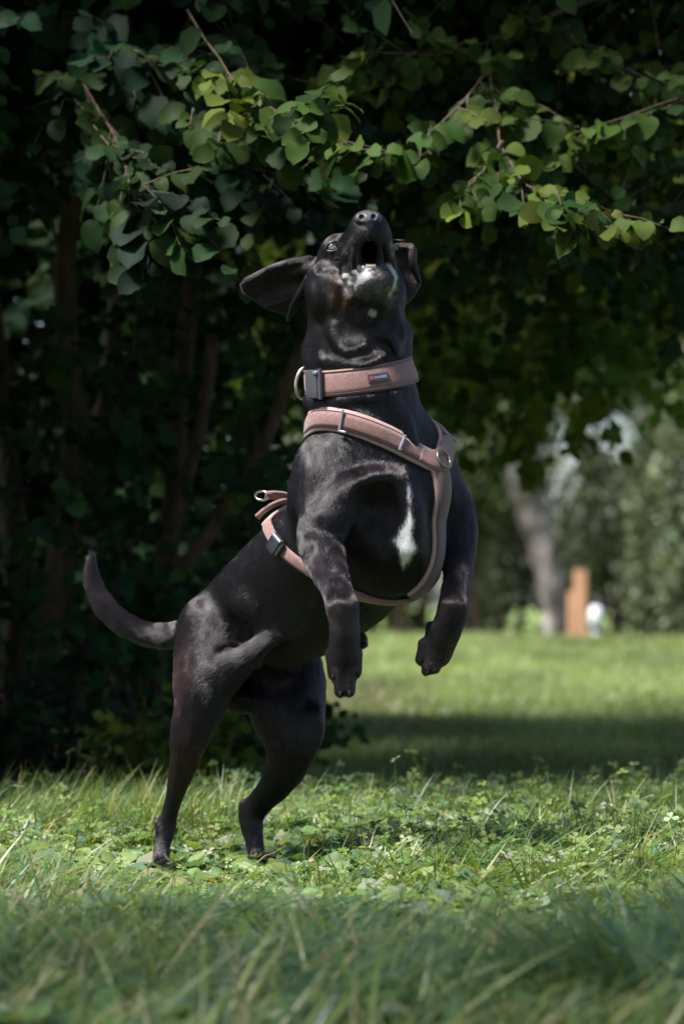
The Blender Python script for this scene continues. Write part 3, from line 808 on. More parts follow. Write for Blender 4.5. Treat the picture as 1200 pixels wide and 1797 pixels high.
# ---- short coat of real hairs
def grow_fur(nh, seed=5):
    rs = np.random.RandomState(seed)
    T = np.concatenate([bQ[:, [0, 1, 2]], bQ[:, [0, 2, 3]]])
    a, b, c = bV[T[:, 0]], bV[T[:, 1]], bV[T[:, 2]]
    cr = np.cross(b - a, c - a); ar = np.linalg.norm(cr, axis=1)
    k = rs.choice(len(T), nh, p=ar / ar.sum())
    u, v = rs.uniform(size=(2, nh)); fl = u + v > 1; u[fl] = 1 - u[fl]; v[fl] = 1 - v[fl]
    p = a[k] + u[:, None] * (b[k] - a[k]) + v[:, None] * (c[k] - a[k])
    nn = bf.grad(p, 4.5)
    keep = np.ones(nh, bool)
    for cpts, hw in STRAPS:
        lo = cpts.min(0) - hw; hi = cpts.max(0) + hw
        idx = np.where(((p > lo) & (p < hi)).all(1))[0]
        kd = kdtree.KDTree(len(cpts))
        for i_, q_ in enumerate(cpts): kd.insert(q_, i_)
        kd.balance()
        for i_ in idx:
            if keep[i_] and kd.find(p[i_])[2] < hw: keep[i_] = False
    # bare: mouth, nose, eye, pads
    for c0, r0 in (((648, 442, -325), (17, 27, 40)), ((583, 433, -268), (12, 9, 14)), ((646, 384, -350), (24, 16, 24))):
        keep &= ((((p - np.array(c0)) / np.array(r0)) ** 2).sum(1) > 1)
    p = p[keep]; nn = nn[keep]; n = len(p)
    d = flow(p); d /= np.linalg.norm(d, axis=1)[:, None] + 1e-9
    d = d - nn * (d * nn).sum(1)[:, None]
    d += 0.10 * np.stack([noise3(p, 22, s_) for s_ in (11, 12, 13)], 1) + 0.11 * np.stack([noise3(p, 4.5, s_) for s_ in (21, 22, 23)], 1) + rs.normal(size=(n, 3)) * 0.06
    d = d - nn * (d * nn).sum(1)[:, None]; d /= np.linalg.norm(d, axis=1)[:, None] + 1e-9
    L = rs.uniform(6, 10, n)
    head = p[:, 1] < 600; L[head] *= 0.55
    paw = ((p[:, 1] > 1060) & (p[:, 2] < -200)); L[paw] *= 0.7
    belly = ((p[:, 0] > 390) & (p[:, 0] < 560) & (p[:, 1] > 1090) & (p[:, 1] < 1215)); L[belly] *= 1.35
    tailm = (p[:, 0] < 300) & (p[:, 1] < 1150); L[tailm] *= rs.uniform(1.1, 1.9, tailm.sum())
    rim_ = (p[:, 1] > 1090) & (p[:, 1] < 1260) & (p[:, 0] > 300); L[rim_] *= rs.uniform(1.0, 1.5, rim_.sum())
    seg = 4; P = np.zeros((n, seg, 3))
    lift = rs.uniform(0.12, 0.38, n) * (1 + 0.5 * noise3(p, 5.0, 31)) * np.where(rs.uniform(size=n) < 0.10, 1.5, 1.0)
    for j in range(seg):
        t = j / (seg - 1)
        P[:, j] = p + d * (L * t)[:, None] + nn * (L * lift * (t - 0.55 * t * t))[:, None] - nn * 0.3
    colr, _ = coat(p, True)
    colr = colr * rs.uniform(0.7, 1.5, n)[:, None]
    cu = bpy.data.hair_curves.new('coat_fur')
    cu.add_curves([seg] * n)
    cu.attributes['position'].data.foreach_set('vector', W(P.reshape(-1, 3)).astype(np.float32).ravel())
    ra = cu.attributes.get('radius') or cu.attributes.new('radius', 'FLOAT', 'POINT')
    ra.data.foreach_set('value', (np.array([0.00021, 0.00020, 0.00014, 0.00004], np.float32)[None] * np.where(rs.uniform(size=(n, 1)) < 0.10, 1.35, 0.97)).astype(np.float32).ravel())
    ca = cu.attributes.new('Col', 'FLOAT_COLOR', 'CURVE')
    c4 = np.ones((n, 4), np.float32); c4[:, :3] = colr
    ca.data.foreach_set('color', c4.ravel())
    o = bpy.data.objects.new('fur', cu); C.objects.link(o); cu.materials.append(m_fur)
    adopt(o, dog); o['kind'] = 'stuff'
    return o
grow_fur(60000 if DEV else 1100000)
# ------------------------------------------------------------------ ground
def leaf_mat(name, trans=0.35, rough=0.45, spec=0.35, tcol=(1.25, 1.3, 0.5)):
    m, nt, out = new_mat(name)
    at = N(nt, 'ShaderNodeAttribute', attribute_name='Col')
    b = N(nt, 'ShaderNodeBsdfPrincipled', i_Roughness=rough); b.inputs['Specular IOR Level'].default_value = spec
    nt.links.new(at.outputs['Color'], b.inputs['Base Color'])
    tr = N(nt, 'ShaderNodeBsdfTranslucent')
    mx = N(nt, 'ShaderNodeMix', data_type='RGBA', blend_type='MULTIPLY'); mx.inputs[0].default_value = 1
    mx.inputs[7].default_value = (*tcol, 1)
    nt.links.new(at.outputs['Color'], mx.inputs[6]); nt.links.new(mx.outputs[2], tr.inputs[0])
    ms = N(nt, 'ShaderNodeMixShader'); ms.inputs[0].default_value = trans
    nt.links.new(b.outputs[0], ms.inputs[1]); nt.links.new(tr.outputs[0], ms.inputs[2]); nt.links.new(ms.outputs[0], out.inputs[0])
    return m
m_grass = leaf_mat('grass_blades', 0.35, 0.4, 0.5)
m_clover = leaf_mat('clover_leaves', 0.35, 0.5, 0.3)
m_leaf = leaf_mat('tree_leaves', 0.22, 0.6, 0.08)
m_far = leaf_mat('far_leaves', 0.2, 0.6, 0.2)

def gz(x, y):
    """height of the ground"""
    return 0.012 * np.sin(x * 2.1 + y * 1.3) * np.sin(y * 1.7 - 0.5) - 0.03 * sm(y, 6.2, 7.6) * (1 - sm(y, 20, 34)) * 1.0

gx = np.concatenate([np.linspace(-60, -6, 19)[:-1], np.linspace(-6, 6, 61), np.linspace(6, 60, 19)[1:]])
gy = np.concatenate([np.linspace(-8, 1, 8)[:-1], np.linspace(1, 12, 90), np.linspace(12, 45, 60)[1:], np.linspace(45, 400, 20)[1:]])
X, Y = np.meshgrid(gx, gy); gv = np.stack([X, Y, gz(X, Y)], -1).reshape(-1, 3)
nx_, ny_ = len(gx), len(gy); ii = np.arange(nx_ * ny_).reshape(ny_, nx_)
gf = np.stack([ii[:-1, :-1], ii[:-1, 1:], ii[1:, 1:], ii[1:, :-1]], -1).reshape(-1, 4)
m_ground, nt, out = new_mat('soil_and_moss')
tc = N(nt, 'ShaderNodeTexCoord'); n1 = N(nt, 'ShaderNodeTexNoise', i_Scale=7.0, i_Detail=8.0); nt.links.new(tc.outputs['Object'], n1.inputs[0])
n2 = N(nt, 'ShaderNodeTexNoise', i_Scale=0.6, i_Detail=3.0); nt.links.new(tc.outputs['Object'], n2.inputs[0])
r1 = ramp(nt, [(0.3, (0.018, 0.026, 0.010)), (0.55, (0.035, 0.055, 0.016)), (0.75, (0.06, 0.055, 0.03))], n1.outputs[0])
r2 = ramp(nt, [(0.35, (0.10, 0.16, 0.03)), (0.7, (0.17, 0.21, 0.06))], n2.outputs[0])
sx = N(nt, 'ShaderNodeSeparateXYZ'); nt.links.new(tc.outputs['Object'], sx.inputs[0])
mr = N(nt, 'ShaderNodeMapRange'); mr.inputs['From Min'].default_value = 7; mr.inputs['From Max'].default_value = 14; nt.links.new(sx.outputs[1], mr.inputs[0])
mx = N(nt, 'ShaderNodeMix', data_type='RGBA'); nt.links.new(mr.outputs[0], mx.inputs[0]); nt.links.new(r1.outputs[0], mx.inputs[6]); nt.links.new(r2.outputs[0], mx.inputs[7])
b = N(nt, 'ShaderNodeBsdfPrincipled', i_Roughness=0.95); bu = N(nt, 'ShaderNodeBump', i_Strength=0.6, i_Distance=0.02)
nt.links.new(n1.outputs[0], bu.inputs['Height']); nt.links.new(bu.outputs[0], b.inputs['Normal'])
nt.links.new(mx.outputs[2], b.inputs['Base Color']); nt.links.new(b.outputs[0], out.inputs[0])
tag(mesh_fast('ground', gv, gf, m_ground), kind='structure')

def blades(x, y, L, w, az, lean, curl, col, z0=None, seg=4):
    """grass blades: base x, y, length, width, heading, lean from upright, extra bend to the tip"""
    n = len(x); z0 = gz(x, y) - 0.004 if z0 is None else z0
    t = np.linspace(0, 1, seg + 1)
    ang = lean[:, None] + curl[:, None] * t[None, :]
    ds = L[:, None] / seg
    hx = np.cumsum(np.concatenate([np.zeros((n, 1)), np.sin(ang[:, :-1]) * ds], 1), 1)
    hz = np.cumsum(np.concatenate([np.zeros((n, 1)), np.cos(ang[:, :-1]) * ds], 1), 1)
    floor_ = 0.006 + 0.012 * np.random.RandomState(1).uniform(size=(n, 1))
    hz = np.where(t[None, :] > 0.2, np.maximum(hz, floor_), hz)
    ca, sa = np.cos(az)[:, None], np.sin(az)[:, None]
    cx = x[:, None] + hx * ca; cy = y[:, None] + hx * sa; cz = z0[:, None] + hz
    wt = (1 - t ** 2.2) * 0.5; wt[-1] = 0.02
    ww = w[:, None] * wt[None, :]
    tw = az + np.random.RandomState(2).normal(0, 0.5, n)
    sx_, sy_ = -np.sin(tw)[:, None] * ww, np.cos(tw)[:, None] * ww
    Lf = np.stack([cx - sx_, cy - sy_, cz], -1); Rt = np.stack([cx + sx_, cy + sy_, cz + ww * 0.4], -1)
    V = np.stack([Lf, Rt], 2).reshape(n, -1, 3)
    k = 2 * (seg + 1); base = (np.arange(n) * k)[:, None]
    q = np.array([(2 * i, 2 * i + 1, 2 * i + 3, 2 * i + 2) for i in range(seg)])
    F = (base[:, :, None] + q[None]).reshape(-1, 4)
    shade = np.ones((seg + 1, 1))
    Cc = np.repeat(col[:, None, :], k, 1)
    return V.reshape(-1, 3), F, Cc.reshape(-1, 3)

RS = np.random.RandomState(42)
def palette(n, cols, weights, jit=0.18, rs=RS):
    cols = np.array(cols); w = np.array(weights, float); w /= w.sum()
    k = rs.choice(len(cols), n, p=w)
    c = cols[k] * rs.uniform(1 - jit, 1 + jit, (n, 1)) * rs.uniform(0.93, 1.07, (n, 3))
    return np.clip(c, 0, 1)
def halfw(y): return 0.1414 * y
def n2d(x, y, s, seed):
    r = np.random.RandomState(seed); v = 0
    for k in range(6):
        a = r.uniform(0, 6.28); f_ = (0.6 + 0.35 * k) / s
        v = v + np.sin((x * np.cos(a) + y * np.sin(a)) * f_ + r.uniform(0, 6.28))
    return v / 3.0

# near meadow: lying grass
def scatter(n, y0, y1, margin, power=1.0):
    y = RS.uniform(y0 ** power, y1 ** power, n) ** (1 / power)
    x = RS.uniform(-1, 1, n) * (halfw(y) + margin)
    return x, y
GREENS = [(0.11, 0.175, 0.038), (0.07, 0.14, 0.050), (0.165, 0.22, 0.050), (0.08, 0.14, 0.068), (0.23, 0.26, 0.10), (0.32, 0.26, 0.14)]
parts_ = []
def near_cut(x, y):
    """the sward is trodden short where the dog stands"""
    return 1 - 0.62 * np.exp(-((x + 0.27) / 0.34) ** 2) * sm(y, 3.9, 4.5) * (1 - sm(y, 5.0, 5.5))
n = 52000
x, y = scatter(n, 2.5, 4.7, 0.35)
k = n2d(x, y, 0.35, 5)
az = n2d(x, y, 0.5, 9) * 1.9 + RS.normal(0, 1.1, n)
L = np.clip(RS.gamma(6, 0.021, n) * (1 + 0.4 * k), 0.03, 0.27) * near_cut(x, y)
parts_.append(blades(x, y, L, RS.uniform(0.003, 0.0085, n), az, RS.uniform(0.6, 1.4, n), RS.uniform(0.1, 1.3, n), palette(n, GREENS, [4, 3, 3, 2.5, 2.0, 1.2], 0.3)))
n = 62000
x, y = scatter(n, 4.3, 6.5, 0.35)
k = n2d(x, y, 0.35, 5)
L = np.clip(RS.gamma(5, 0.015, n) * (1 + 0.5 * k), 0.02, 0.2) * near_cut(x, y)
parts_.append(blades(x, y, L, RS.uniform(0.002, 0.0055, n), n2d(x, y, 0.3, 9) * 1.9 + RS.normal(0, 0.9, n), RS.uniform(0.15, 1.2, n), RS.uniform(0.3, 1.6, n), palette(n, GREENS, [4, 3, 3, 2.5, 2.2, 1.2], 0.3)))
# tussocks of long combed-over grass
for (tx, ty, R, m, hd, ln, up) in ((-0.42, 3.8, 0.26, 1300, 0.2, 0.22, 0.75), (-0.20, 3.75, 0.22, 900, 0.1, 0.2, 0.5), (0.40, 3.15, 0.16, 600, 2.6, 0.24, 0.15), (0.50, 3.0, 0.14, 500, 2.0, 0.25, 0.15), (0.62, 3.2, 0.15, 400, 2.4, 0.23, 0.15),
                         (0.0, 3.2, 0.25, 1500, 0.4, 0.22, 0.5), (-0.6, 3.3, 0.2, 1300, 0.0, 0.2, 0.45)):
    a = RS.uniform(0, 6.28, m); r = R * np.sqrt(RS.uniform(size=m))
    x = tx + r * np.cos(a); y = ty + r * np.sin(a)
    parts_.append(blades(x, y, RS.uniform(0.6, 1.15, m) * ln, RS.uniform(0.004, 0.0095, m), hd + RS.normal(0, 0.7, m), RS.uniform(up, up + 0.6, m), RS.uniform(0.9, 1.7, m),
                         palette(m, [(0.07, 0.145, 0.06), (0.055, 0.125, 0.07), (0.10, 0.165, 0.05), (0.15, 0.195, 0.09)], [3, 3, 2, 1.3]), seg=6))
# upright fresh blades round the paws
for (tx, ty, m) in ((-0.37, 4.82, 160), (-0.33, 4.80, 120), (-0.19, 5.02, 110), (-0.15, 5.0, 90)):
    x = tx + RS.normal(0, 0.05, m); y = ty + RS.normal(0, 0.03, m)
    parts_.append(blades(x, y, RS.uniform(0.02, 0.042, m), RS.uniform(0.003, 0.005, m), RS.uniform(0, 6.28, m), RS.uniform(0.0, 0.5, m), RS.uniform(0.2, 1.0, m),
                         palette(m, [(0.08, 0.15, 0.05), (0.11, 0.17, 0.045)], [1, 1])))
# tall stalks at the far rim of the meadow
m = 1700; x, y = scatter(m, 5.6, 6.7, 0.5)
parts_.append(blades(x, y, RS.uniform(0.05, 0.15, m) , RS.uniform(0.002, 0.004, m), RS.uniform(0, 6.28, m), RS.uniform(0.0, 0.35, m), RS.uniform(0.0, 0.8, m),
                     palette(m, [(0.09, 0.15, 0.05), (0.13, 0.16, 0.07), (0.24, 0.2, 0.12)], [2, 2, 1])))
def join_col(ps):
    V, F, Cc, off = [], {}, [], 0
    for v, f_, c in ps:
        V.append(v); Cc.append(c)
        for g_ in (f_ if isinstance(f_, list) else [f_]): F.setdefault(g_.shape[1], []).append(g_ + off)
        off += len(v)
    return np.concatenate(V), [np.concatenate(q) for q in F.values()], np.concatenate(Cc)
V, F, Cc = join_col(parts_)
tag(mesh_fast('meadow_grass', V, F, m_grass, color=Cc), 'long lying green grass in the foreground round the dog', 'grass', kind='stuff')

# dry straws
parts_ = []
def straws(m, y0, y1, lo, hi, w):
    x, y = scatter(m, y0, y1, 0.3)
    return blades(x, y, RS.uniform(lo, hi, m), RS.uniform(*w, m), RS.uniform(0, 6.28, m), RS.uniform(1.3, 1.6, m), RS.uniform(-0.15, 0.2, m),
                  palette(m, [(0.34, 0.24, 0.13), (0.40, 0.30, 0.17), (0.26, 0.15, 0.10)], [2, 2, 1]), z0=gz(x, y) + RS.uniform(0.01, 0.05, m), seg=5)
parts_.append(straws(420, 2.7, 6.4, 0.05, 0.13, (0.0015, 0.003))); parts_.append(straws(24, 3.2, 6.0, 0.10, 0.17, (0.002, 0.004)))
V, F, Cc = join_col(parts_)
tag(mesh_fast('dry_straws', V, F, m_grass, color=Cc), 'dry tan straws lying loose over the foreground grass', 'straw', kind='stuff')

# clover and small broad leaves
def clover(x, y, h, s, col, lean):
    n = len(x); out_v, out_f, out_c = [], [], []
    a0 = RS.uniform(0, 6.28, n); la = RS.uniform(0, 6.28, n)
    top = np.stack([x + np.cos(la) * lean * h, y + np.sin(la) * lean * h, gz(x, y) + h], -1)
    tilt = RS.normal(0, 0.35, (n, 2)) + np.array([0.0, 0.25])
    nrm = np.stack([tilt[:, 0], -tilt[:, 1], np.ones(n)], -1); nrm /= np.linalg.norm(nrm, axis=1)[:, None]
    t = np.array([(0, 0), (0.45, 0.34), (0.8, 0.42), (1.0, 0.18), (0.93, 0), (1.0, -0.18), (0.8, -0.42), (0.45, -0.34), (0.55, 0)])
    zf = np.array([0, 0.10, 0.13, 0.06, -0.02, 0.06, 0.13, 0.10, -0.02])
    fan = np.array([(8, 0, 1), (8, 1, 2), (8, 2, 3), (8, 3, 4), (8, 4, 5), (8, 5, 6), (8, 6, 7), (8, 7, 0)])
    for k in range(3):
        a = a0 + k * 2.094
        d = np.stack([np.cos(a), np.sin(a), np.zeros(n)], -1); d -= nrm * (d * nrm).sum(1)[:, None]; d /= np.linalg.norm(d, axis=1)[:, None]
        e = np.cross(nrm, d)
        v = top[:, None] + s[:, None, None] * (t[None, :, :1] * d[:, None] + t[None, :, 1:] * e[:, None] + zf[None, :, None] * nrm[:, None])
        out_v.append(v.reshape(-1, 3)); out_f.append((np.arange(n)[:, None, None] * 9 + fan[None]).reshape(-1, 3)); out_c.append(np.repeat(col, 9, 0))
    V = np.concatenate(out_v); F = np.concatenate([f_ + i * n * 9 for i, f_ in enumerate(out_f)])
    st = 0.0009
    b0 = np.stack([x - st, y, gz(x, y) - 0.003], -1); b1 = np.stack([x + st, y, gz(x, y) - 0.003], -1); t0 = top - [st, 0, 0]; t1 = top + [st, 0, 0]
    sv = np.stack([b0, b1, t1, t0], 1).reshape(-1, 3); sf = np.arange(4 * n).reshape(-1, 4) + len(V)
    return np.concatenate([V, sv]), [F, sf], np.concatenate([np.concatenate(out_c), np.repeat(col, 4, 0)])
n = 34000; x, y = scatter(n, 3.3, 6.55, 0.35, 1.8)
k = n2d(x, y, 0.25, 21) + 0.7 * (y > 4.4) + 0.5 * (x > 0) ; keep = RS.uniform(size=n) < 0.06 + 0.6 * sm(k, -0.2, 1.7)
x, y = x[keep], y[keep]; n = len(x)
col = palette(n, [(0.10, 0.17, 0.045), (0.16, 0.23, 0.055), (0.085, 0.15, 0.075), (0.23, 0.29, 0.10), (0.32, 0.36, 0.26)], [3, 3, 2, 2, 1.2])
V, F, Cc = clover(x, y, (RS.gamma(5, 0.009, n) + 0.012) * near_cut(x, y), RS.uniform(0.009, 0.019, n), col, RS.uniform(0, 0.8, n))
tag(mesh_fast('clover_patch', V, F, m_clover, color=Cc), 'low clover and small broad leaves growing through the near meadow grass', 'clover', kind='stuff')

# lance-shaped weed leaves lying among the grass
def _weed():
    n = 8500; x, y = scatter(n, 2.9, 6.5, 0.3, 1.2); a = RS.uniform(0, 6.28, n)
    o_ = np.stack([x, y, gz(x, y) + RS.uniform(0.008, 0.055, n) * near_cut(x, y)], -1)
    ax = np.stack([np.cos(a), np.sin(a), RS.uniform(-0.1, 0.7, n)], -1); nr = np.stack([RS.normal(0, 0.3, n), RS.normal(-0.25, 0.3, n), np.ones(n)], -1)
    v, f_, c = leaves(o_, ax, nr, RS.uniform(0.018, 0.055, n), palette(n, [(0.12, 0.20, 0.07), (0.19, 0.26, 0.09), (0.08, 0.15, 0.09), (0.24, 0.28, 0.17), (0.26, 0.22, 0.12)], [3, 3, 2, 1.3, 0.15], 0.25))
    return v, f_, c
WEED = _weed
# mown lawn beyond
n = 230000
u = RS.uniform(size=n); y = 6.4 * (42.5 / 6.4) ** u
x = RS.uniform(-1, 1, n) * (halfw(y) + 0.6 + y * 0.05)
sc = y / 8.0
L = RS.uniform(0.035, 0.075, n) * np.clip(sc, 0.8, 2.0) ** 0.7; w = 0.0045 * np.clip(sc, 1, 6)
dryness = n2d(x, y * 0.3, 0.9, 31)
col = palette(n, [(0.17, 0.22, 0.07), (0.21, 0.245, 0.085), (0.12, 0.18, 0.06), (0.26, 0.27, 0.14)], [3, 3, 2, 1])
dry = (RS.uniform(size=n) < 0.5 * sm(dryness, 0.9, 1.6)); col[dry] = (0.26, 0.22, 0.12)
col *= (1 + 0.28 * n2d(x, y * 0.5, 0.35, 33) + 0.2 * n2d(x, y * 0.4, 1.3, 34))[:, None].clip(0.35, 1.6)
V, F, Cc = blades(x, y, L, w, RS.uniform(0, 6.28, n), RS.uniform(0.1, 0.9, n), RS.uniform(0.2, 1.2, n), col, seg=2)
tag(mesh_fast('lawn_grass', V, F, m_grass, color=Cc), 'short mown lawn grass stretching back to the far trees', 'lawn', kind='stuff')

# ------------------------------------------------------------------ leaves and twigs
_u = np.array([0.0, 0.05, 0.16, 0.30, 0.46, 0.62, 0.76, 0.88, 0.95, 1.03])
_w = np.array([0.02, 0.26, 0.42, 0.50, 0.53, 0.51, 0.44, 0.32, 0.17, 0.0])
LT = np.concatenate([np.stack([_u - 0.06 * (_u < 0.2) * (_u > 0), _w], 1), np.stack([_u, 0 * _w], 1), np.stack([_u - 0.06 * (_u < 0.2) * (_u > 0), -_w], 1)])
_i = np.arange(9)
LF = np.concatenate([np.stack([_i, _i + 10, _i + 11, _i + 1], 1), np.stack([_i + 10, _i + 20, _i + 21, _i + 11], 1)])
ST = np.array([(0, 0), (0.35, 0.42), (0.75, 0.34), (1, 0), (0.75, -0.34), (0.35, -0.42)]); SF = np.array([(0, 1, 2), (0, 2, 3), (0, 3, 4), (0, 4, 5)])
def leaves(o, a, nrm, s, col, fine=True, rs=RS):
    """leaf blades from origins o along axes a with normals nrm and lengths s"""
    n = len(o); T, Fc = (LT, LF) if fine else (ST, SF); k = len(T)
    a = a / (np.linalg.norm(a, axis=1)[:, None] + 1e-9)
    nrm = nrm - a * (nrm * a).sum(1)[:, None]; nrm /= np.linalg.norm(nrm, axis=1)[:, None] + 1e-9
    e = np.cross(nrm, a)
    fold = rs.uniform(0.05, 0.35, (n, 1)); droop = rs.uniform(0.05, 0.55, (n, 1)); wid = rs.uniform(0.8, 1.05, (n, 1))
    wav = 0.05 * np.sin(T[None, :, 0] * rs.uniform(3, 9, (n, 1)) + rs.uniform(0, 6, (n, 1)) + np.sign(T[None, :, 1])) * (np.abs(T[None, :, 1]) > 0) if fine else 0
    u = T[None, :, 0] + (rs.normal(0, 0.012, (n, k)) if fine else 0); v = T[None, :, 1] * wid * (rs.normal(1, 0.07, (n, k)) if fine else 1)
    z = np.abs(v) * fold - droop * u ** 2 + wav
    V = o[:, None] + s[:, None, None] * (u[..., None] * a[:, None] + v[..., None] * e[:, None] + z[..., None] * nrm[:, None])
    F = (np.arange(n)[:, None, None] * k + Fc[None]).reshape(-1, Fc.shape[1])
    return V.reshape(-1, 3), F, np.repeat(col, k, 0)
def twigs(o, d, L, m, size, cols, wts, fine=True, face=(0, -0.7, 0.65), rs=RS, jit=0.25):
    """leafy shoots: m leaves alternate along each, plus thin stems; returns (leaf mesh data, stem mesh data)"""
    n = len(o); d = d / np.linalg.norm(d, axis=1)[:, None]
    tt = (np.arange(m) + 0.6) / m
    sag = 0.18 * L[:, None] * tt ** 2
    P = o[:, None] + d[:, None] * (L[:, None] * tt)[..., None]; P[..., 2] -= sag
    side = np.cross(d, np.array([0, 0, 1.0]) + rs.normal(0, 0.3, (n, 3))); side /= np.linalg.norm(side, axis=1)[:, None] + 1e-9
    sg = np.where(np.arange(m) % 2, 1.0, -1.0)[None, :, None]
    a = d[:, None] * rs.uniform(0.2, 0.9, (n, m, 1)) + side[:, None] * sg * rs.uniform(0.5, 1, (n, m, 1)) + np.array([0, 0, -0.35]) + rs.normal(0, 0.22, (n, m, 3))
    a[:, -1] = d + rs.normal(0, 0.2, (n, 3)) + [0, 0, -0.3]
    nr = np.array(face) + rs.normal(0, 0.22, (n, 1, 3)) + rs.normal(0, 0.30, (n, m, 3))
    s = size * rs.uniform(0.4, 1.2, (n, m)) * (1 - 0.25 * tt[None])
    stalk = 0.25 * s[..., None] * a / (np.linalg.norm(a, axis=2)[..., None])
    base = palette(n, cols, wts, jit, rs); c = base[:, None] * rs.uniform(0.75, 1.25, (n, m, 1)) * rs.uniform(0.92, 1.08, (n, m, 3))
    lv = leaves((P + stalk).reshape(-1, 3), a.reshape(-1, 3), nr.reshape(-1, 3), s.ravel(), c.reshape(-1, 3), fine, rs)
    # stems: triangular prisms with 3 rings
    ts = np.array([0, 0.5, 1.0]); R = np.array([0.0026, 0.0018, 0.0008])
    Q = o[:, None] + d[:, None] * (L[:, None] * ts)[..., None]; Q[..., 2] -= 0.18 * L[:, None] * ts ** 2
    up = np.cross(side, d); ring = []
    for k in range(3):
        th = k * 2.094; ring.append(Q + R[None, :, None] * (math.cos(th) * side[:, None] + math.sin(th) * up[:, None]))
    SV = np.stack(ring, 2).reshape(n, 9, 3)
    q = np.array([(r * 3 + k, r * 3 + (k + 1) % 3, r * 3 + 3 + (k + 1) % 3, r * 3 + 3 + k) for r in range(2) for k in range(3)])
    Fs = (np.arange(n)[:, None, None] * 9 + q[None]).reshape(-1, 4)
    return lv, (SV.reshape(-1, 3), Fs)

V, F, Cc = WEED(); tag(mesh_fast('weed_leaves', V, F, m_clover, color=Cc), 'broad pale weed leaves lying among the near grass', 'weeds', kind='stuff')
def PW(px, py, D):
    px, py, D = np.broadcast_arrays(np.asarray(px, float), np.asarray(py, float), np.asarray(D, float))
    return np.stack([(px - 600) * D / FPX, D, H + (YH - py) * D / FPX], -1)

m_bark, nt, out = new_mat('brown_bark')
tc = N(nt, 'ShaderNodeTexCoord'); mp = N(nt, 'ShaderNodeMapping'); mp.inputs['Scale'].default_value = (1, 1, 0.22); nt.links.new(tc.outputs['Object'], mp.inputs[0])
n1 = N(nt, 'ShaderNodeTexNoise', i_Scale=38.0, i_Detail=8.0, i_Roughness=0.65); nt.links.new(mp.outputs[0], n1.inputs[0])
r1 = ramp(nt, [(0.3, (0.028, 0.018, 0.012)), (0.5, (0.075, 0.048, 0.032)), (0.7, (0.13, 0.092, 0.062))], n1.outputs[0])
b = N(nt, 'ShaderNodeBsdfPrincipled', i_Roughness=0.9); bu = N(nt, 'ShaderNodeBump', i_Strength=0.9, i_Distance=0.01)
nt.links.new(n1.outputs[0], bu.inputs['Height']); nt.links.new(bu.outputs[0], b.inputs['Normal']); nt.links.new(r1.outputs[0], b.inputs['Base Color']); nt.links.new(b.outputs[0], out.inputs[0])
m_pale, nt, out = new_mat('pale_mottled_bark')
n1 = N(nt, 'ShaderNodeTexNoise', i_Scale=2.2, i_Detail=6.0, i_Roughness=0.6)
tc = N(nt, 'ShaderNodeTexCoord'); mp = N(nt, 'ShaderNodeMapping'); mp.inputs['Scale'].default_value = (1.4, 1.4, 0.8); nt.links.new(tc.outputs['Object'], mp.inputs[0]); nt.links.new(mp.outputs[0], n1.inputs[0])
r1 = ramp(nt, [(0.36, (0.055, 0.045, 0.042)), (0.5, (0.15, 0.127, 0.122)), (0.62, (0.36, 0.32, 0.32))], n1.outputs[0])
b = N(nt, 'ShaderNodeBsdfPrincipled', i_Roughness=0.85); bu = N(nt, 'ShaderNodeBump', i_Strength=0.8, i_Distance=0.05)
nt.links.new(n1.outputs[0], bu.inputs['Height']); nt.links.new(bu.outputs[0], b.inputs['Normal']); nt.links.new(r1.outputs[0], b.inputs['Base Color']); nt.links.new(b.outputs[0], out.inputs[0])

def stem(P, r0, r1, seg=12, n=24, wob=0.0, seed=0):
    """tapered trunk through world points with a little unevenness"""
    r = np.random.RandomState(seed); C_ = spline(P, n); C_ = C_ + np.cumsum(r.normal(0, wob, C_.shape), 0) * 0.3
    rad = np.linspace(r0, r1, n) * (1 + 0.06 * np.sin(np.arange(n) * 0.9 + r.uniform(0, 6)) + r.normal(0, 0.02, n))
    rad[0] *= 1.25; rad[1] *= 1.1
    return tube(C_, rad, seg)

def tree(name, label, cat, group, base, trunks, branches, tw, bark=None, leafm=None):
    """trunks / branches: lists of (points, r0, r1); tw: list of (leaf data, stem data)"""
    t = empty(name, base); tag(t, label, cat, group)
    for k, (P, r0, r1) in enumerate(trunks):
        v, f_ = stem(P, r0, r1, 14, 30, 0.012, k + int(abs(base[0]) * 100)); adopt(mesh_fast('trunk', v, f_, bark or m_bark), t)
    for k, (P, r0, r1) in enumerate(branches):
        v, f_ = stem(P, r0, r1, 8, 16, 0.008, k + 50); adopt(mesh_fast('branch', v, f_, bark or m_bark), t)
    V, F, Cc = join_col([a for a, b_ in tw])
    cr = mesh_fast('crown', V, F, leafm or m_leaf, color=Cc); adopt(cr, t)
    st = [b_ for a, b_ in tw if b_ is not None]
    if st:
        v, f_ = join(st); o = mesh_fast('twigs', v, f_, bark or m_bark); o.parent = cr; o['kind'] = 'stuff'
    return t

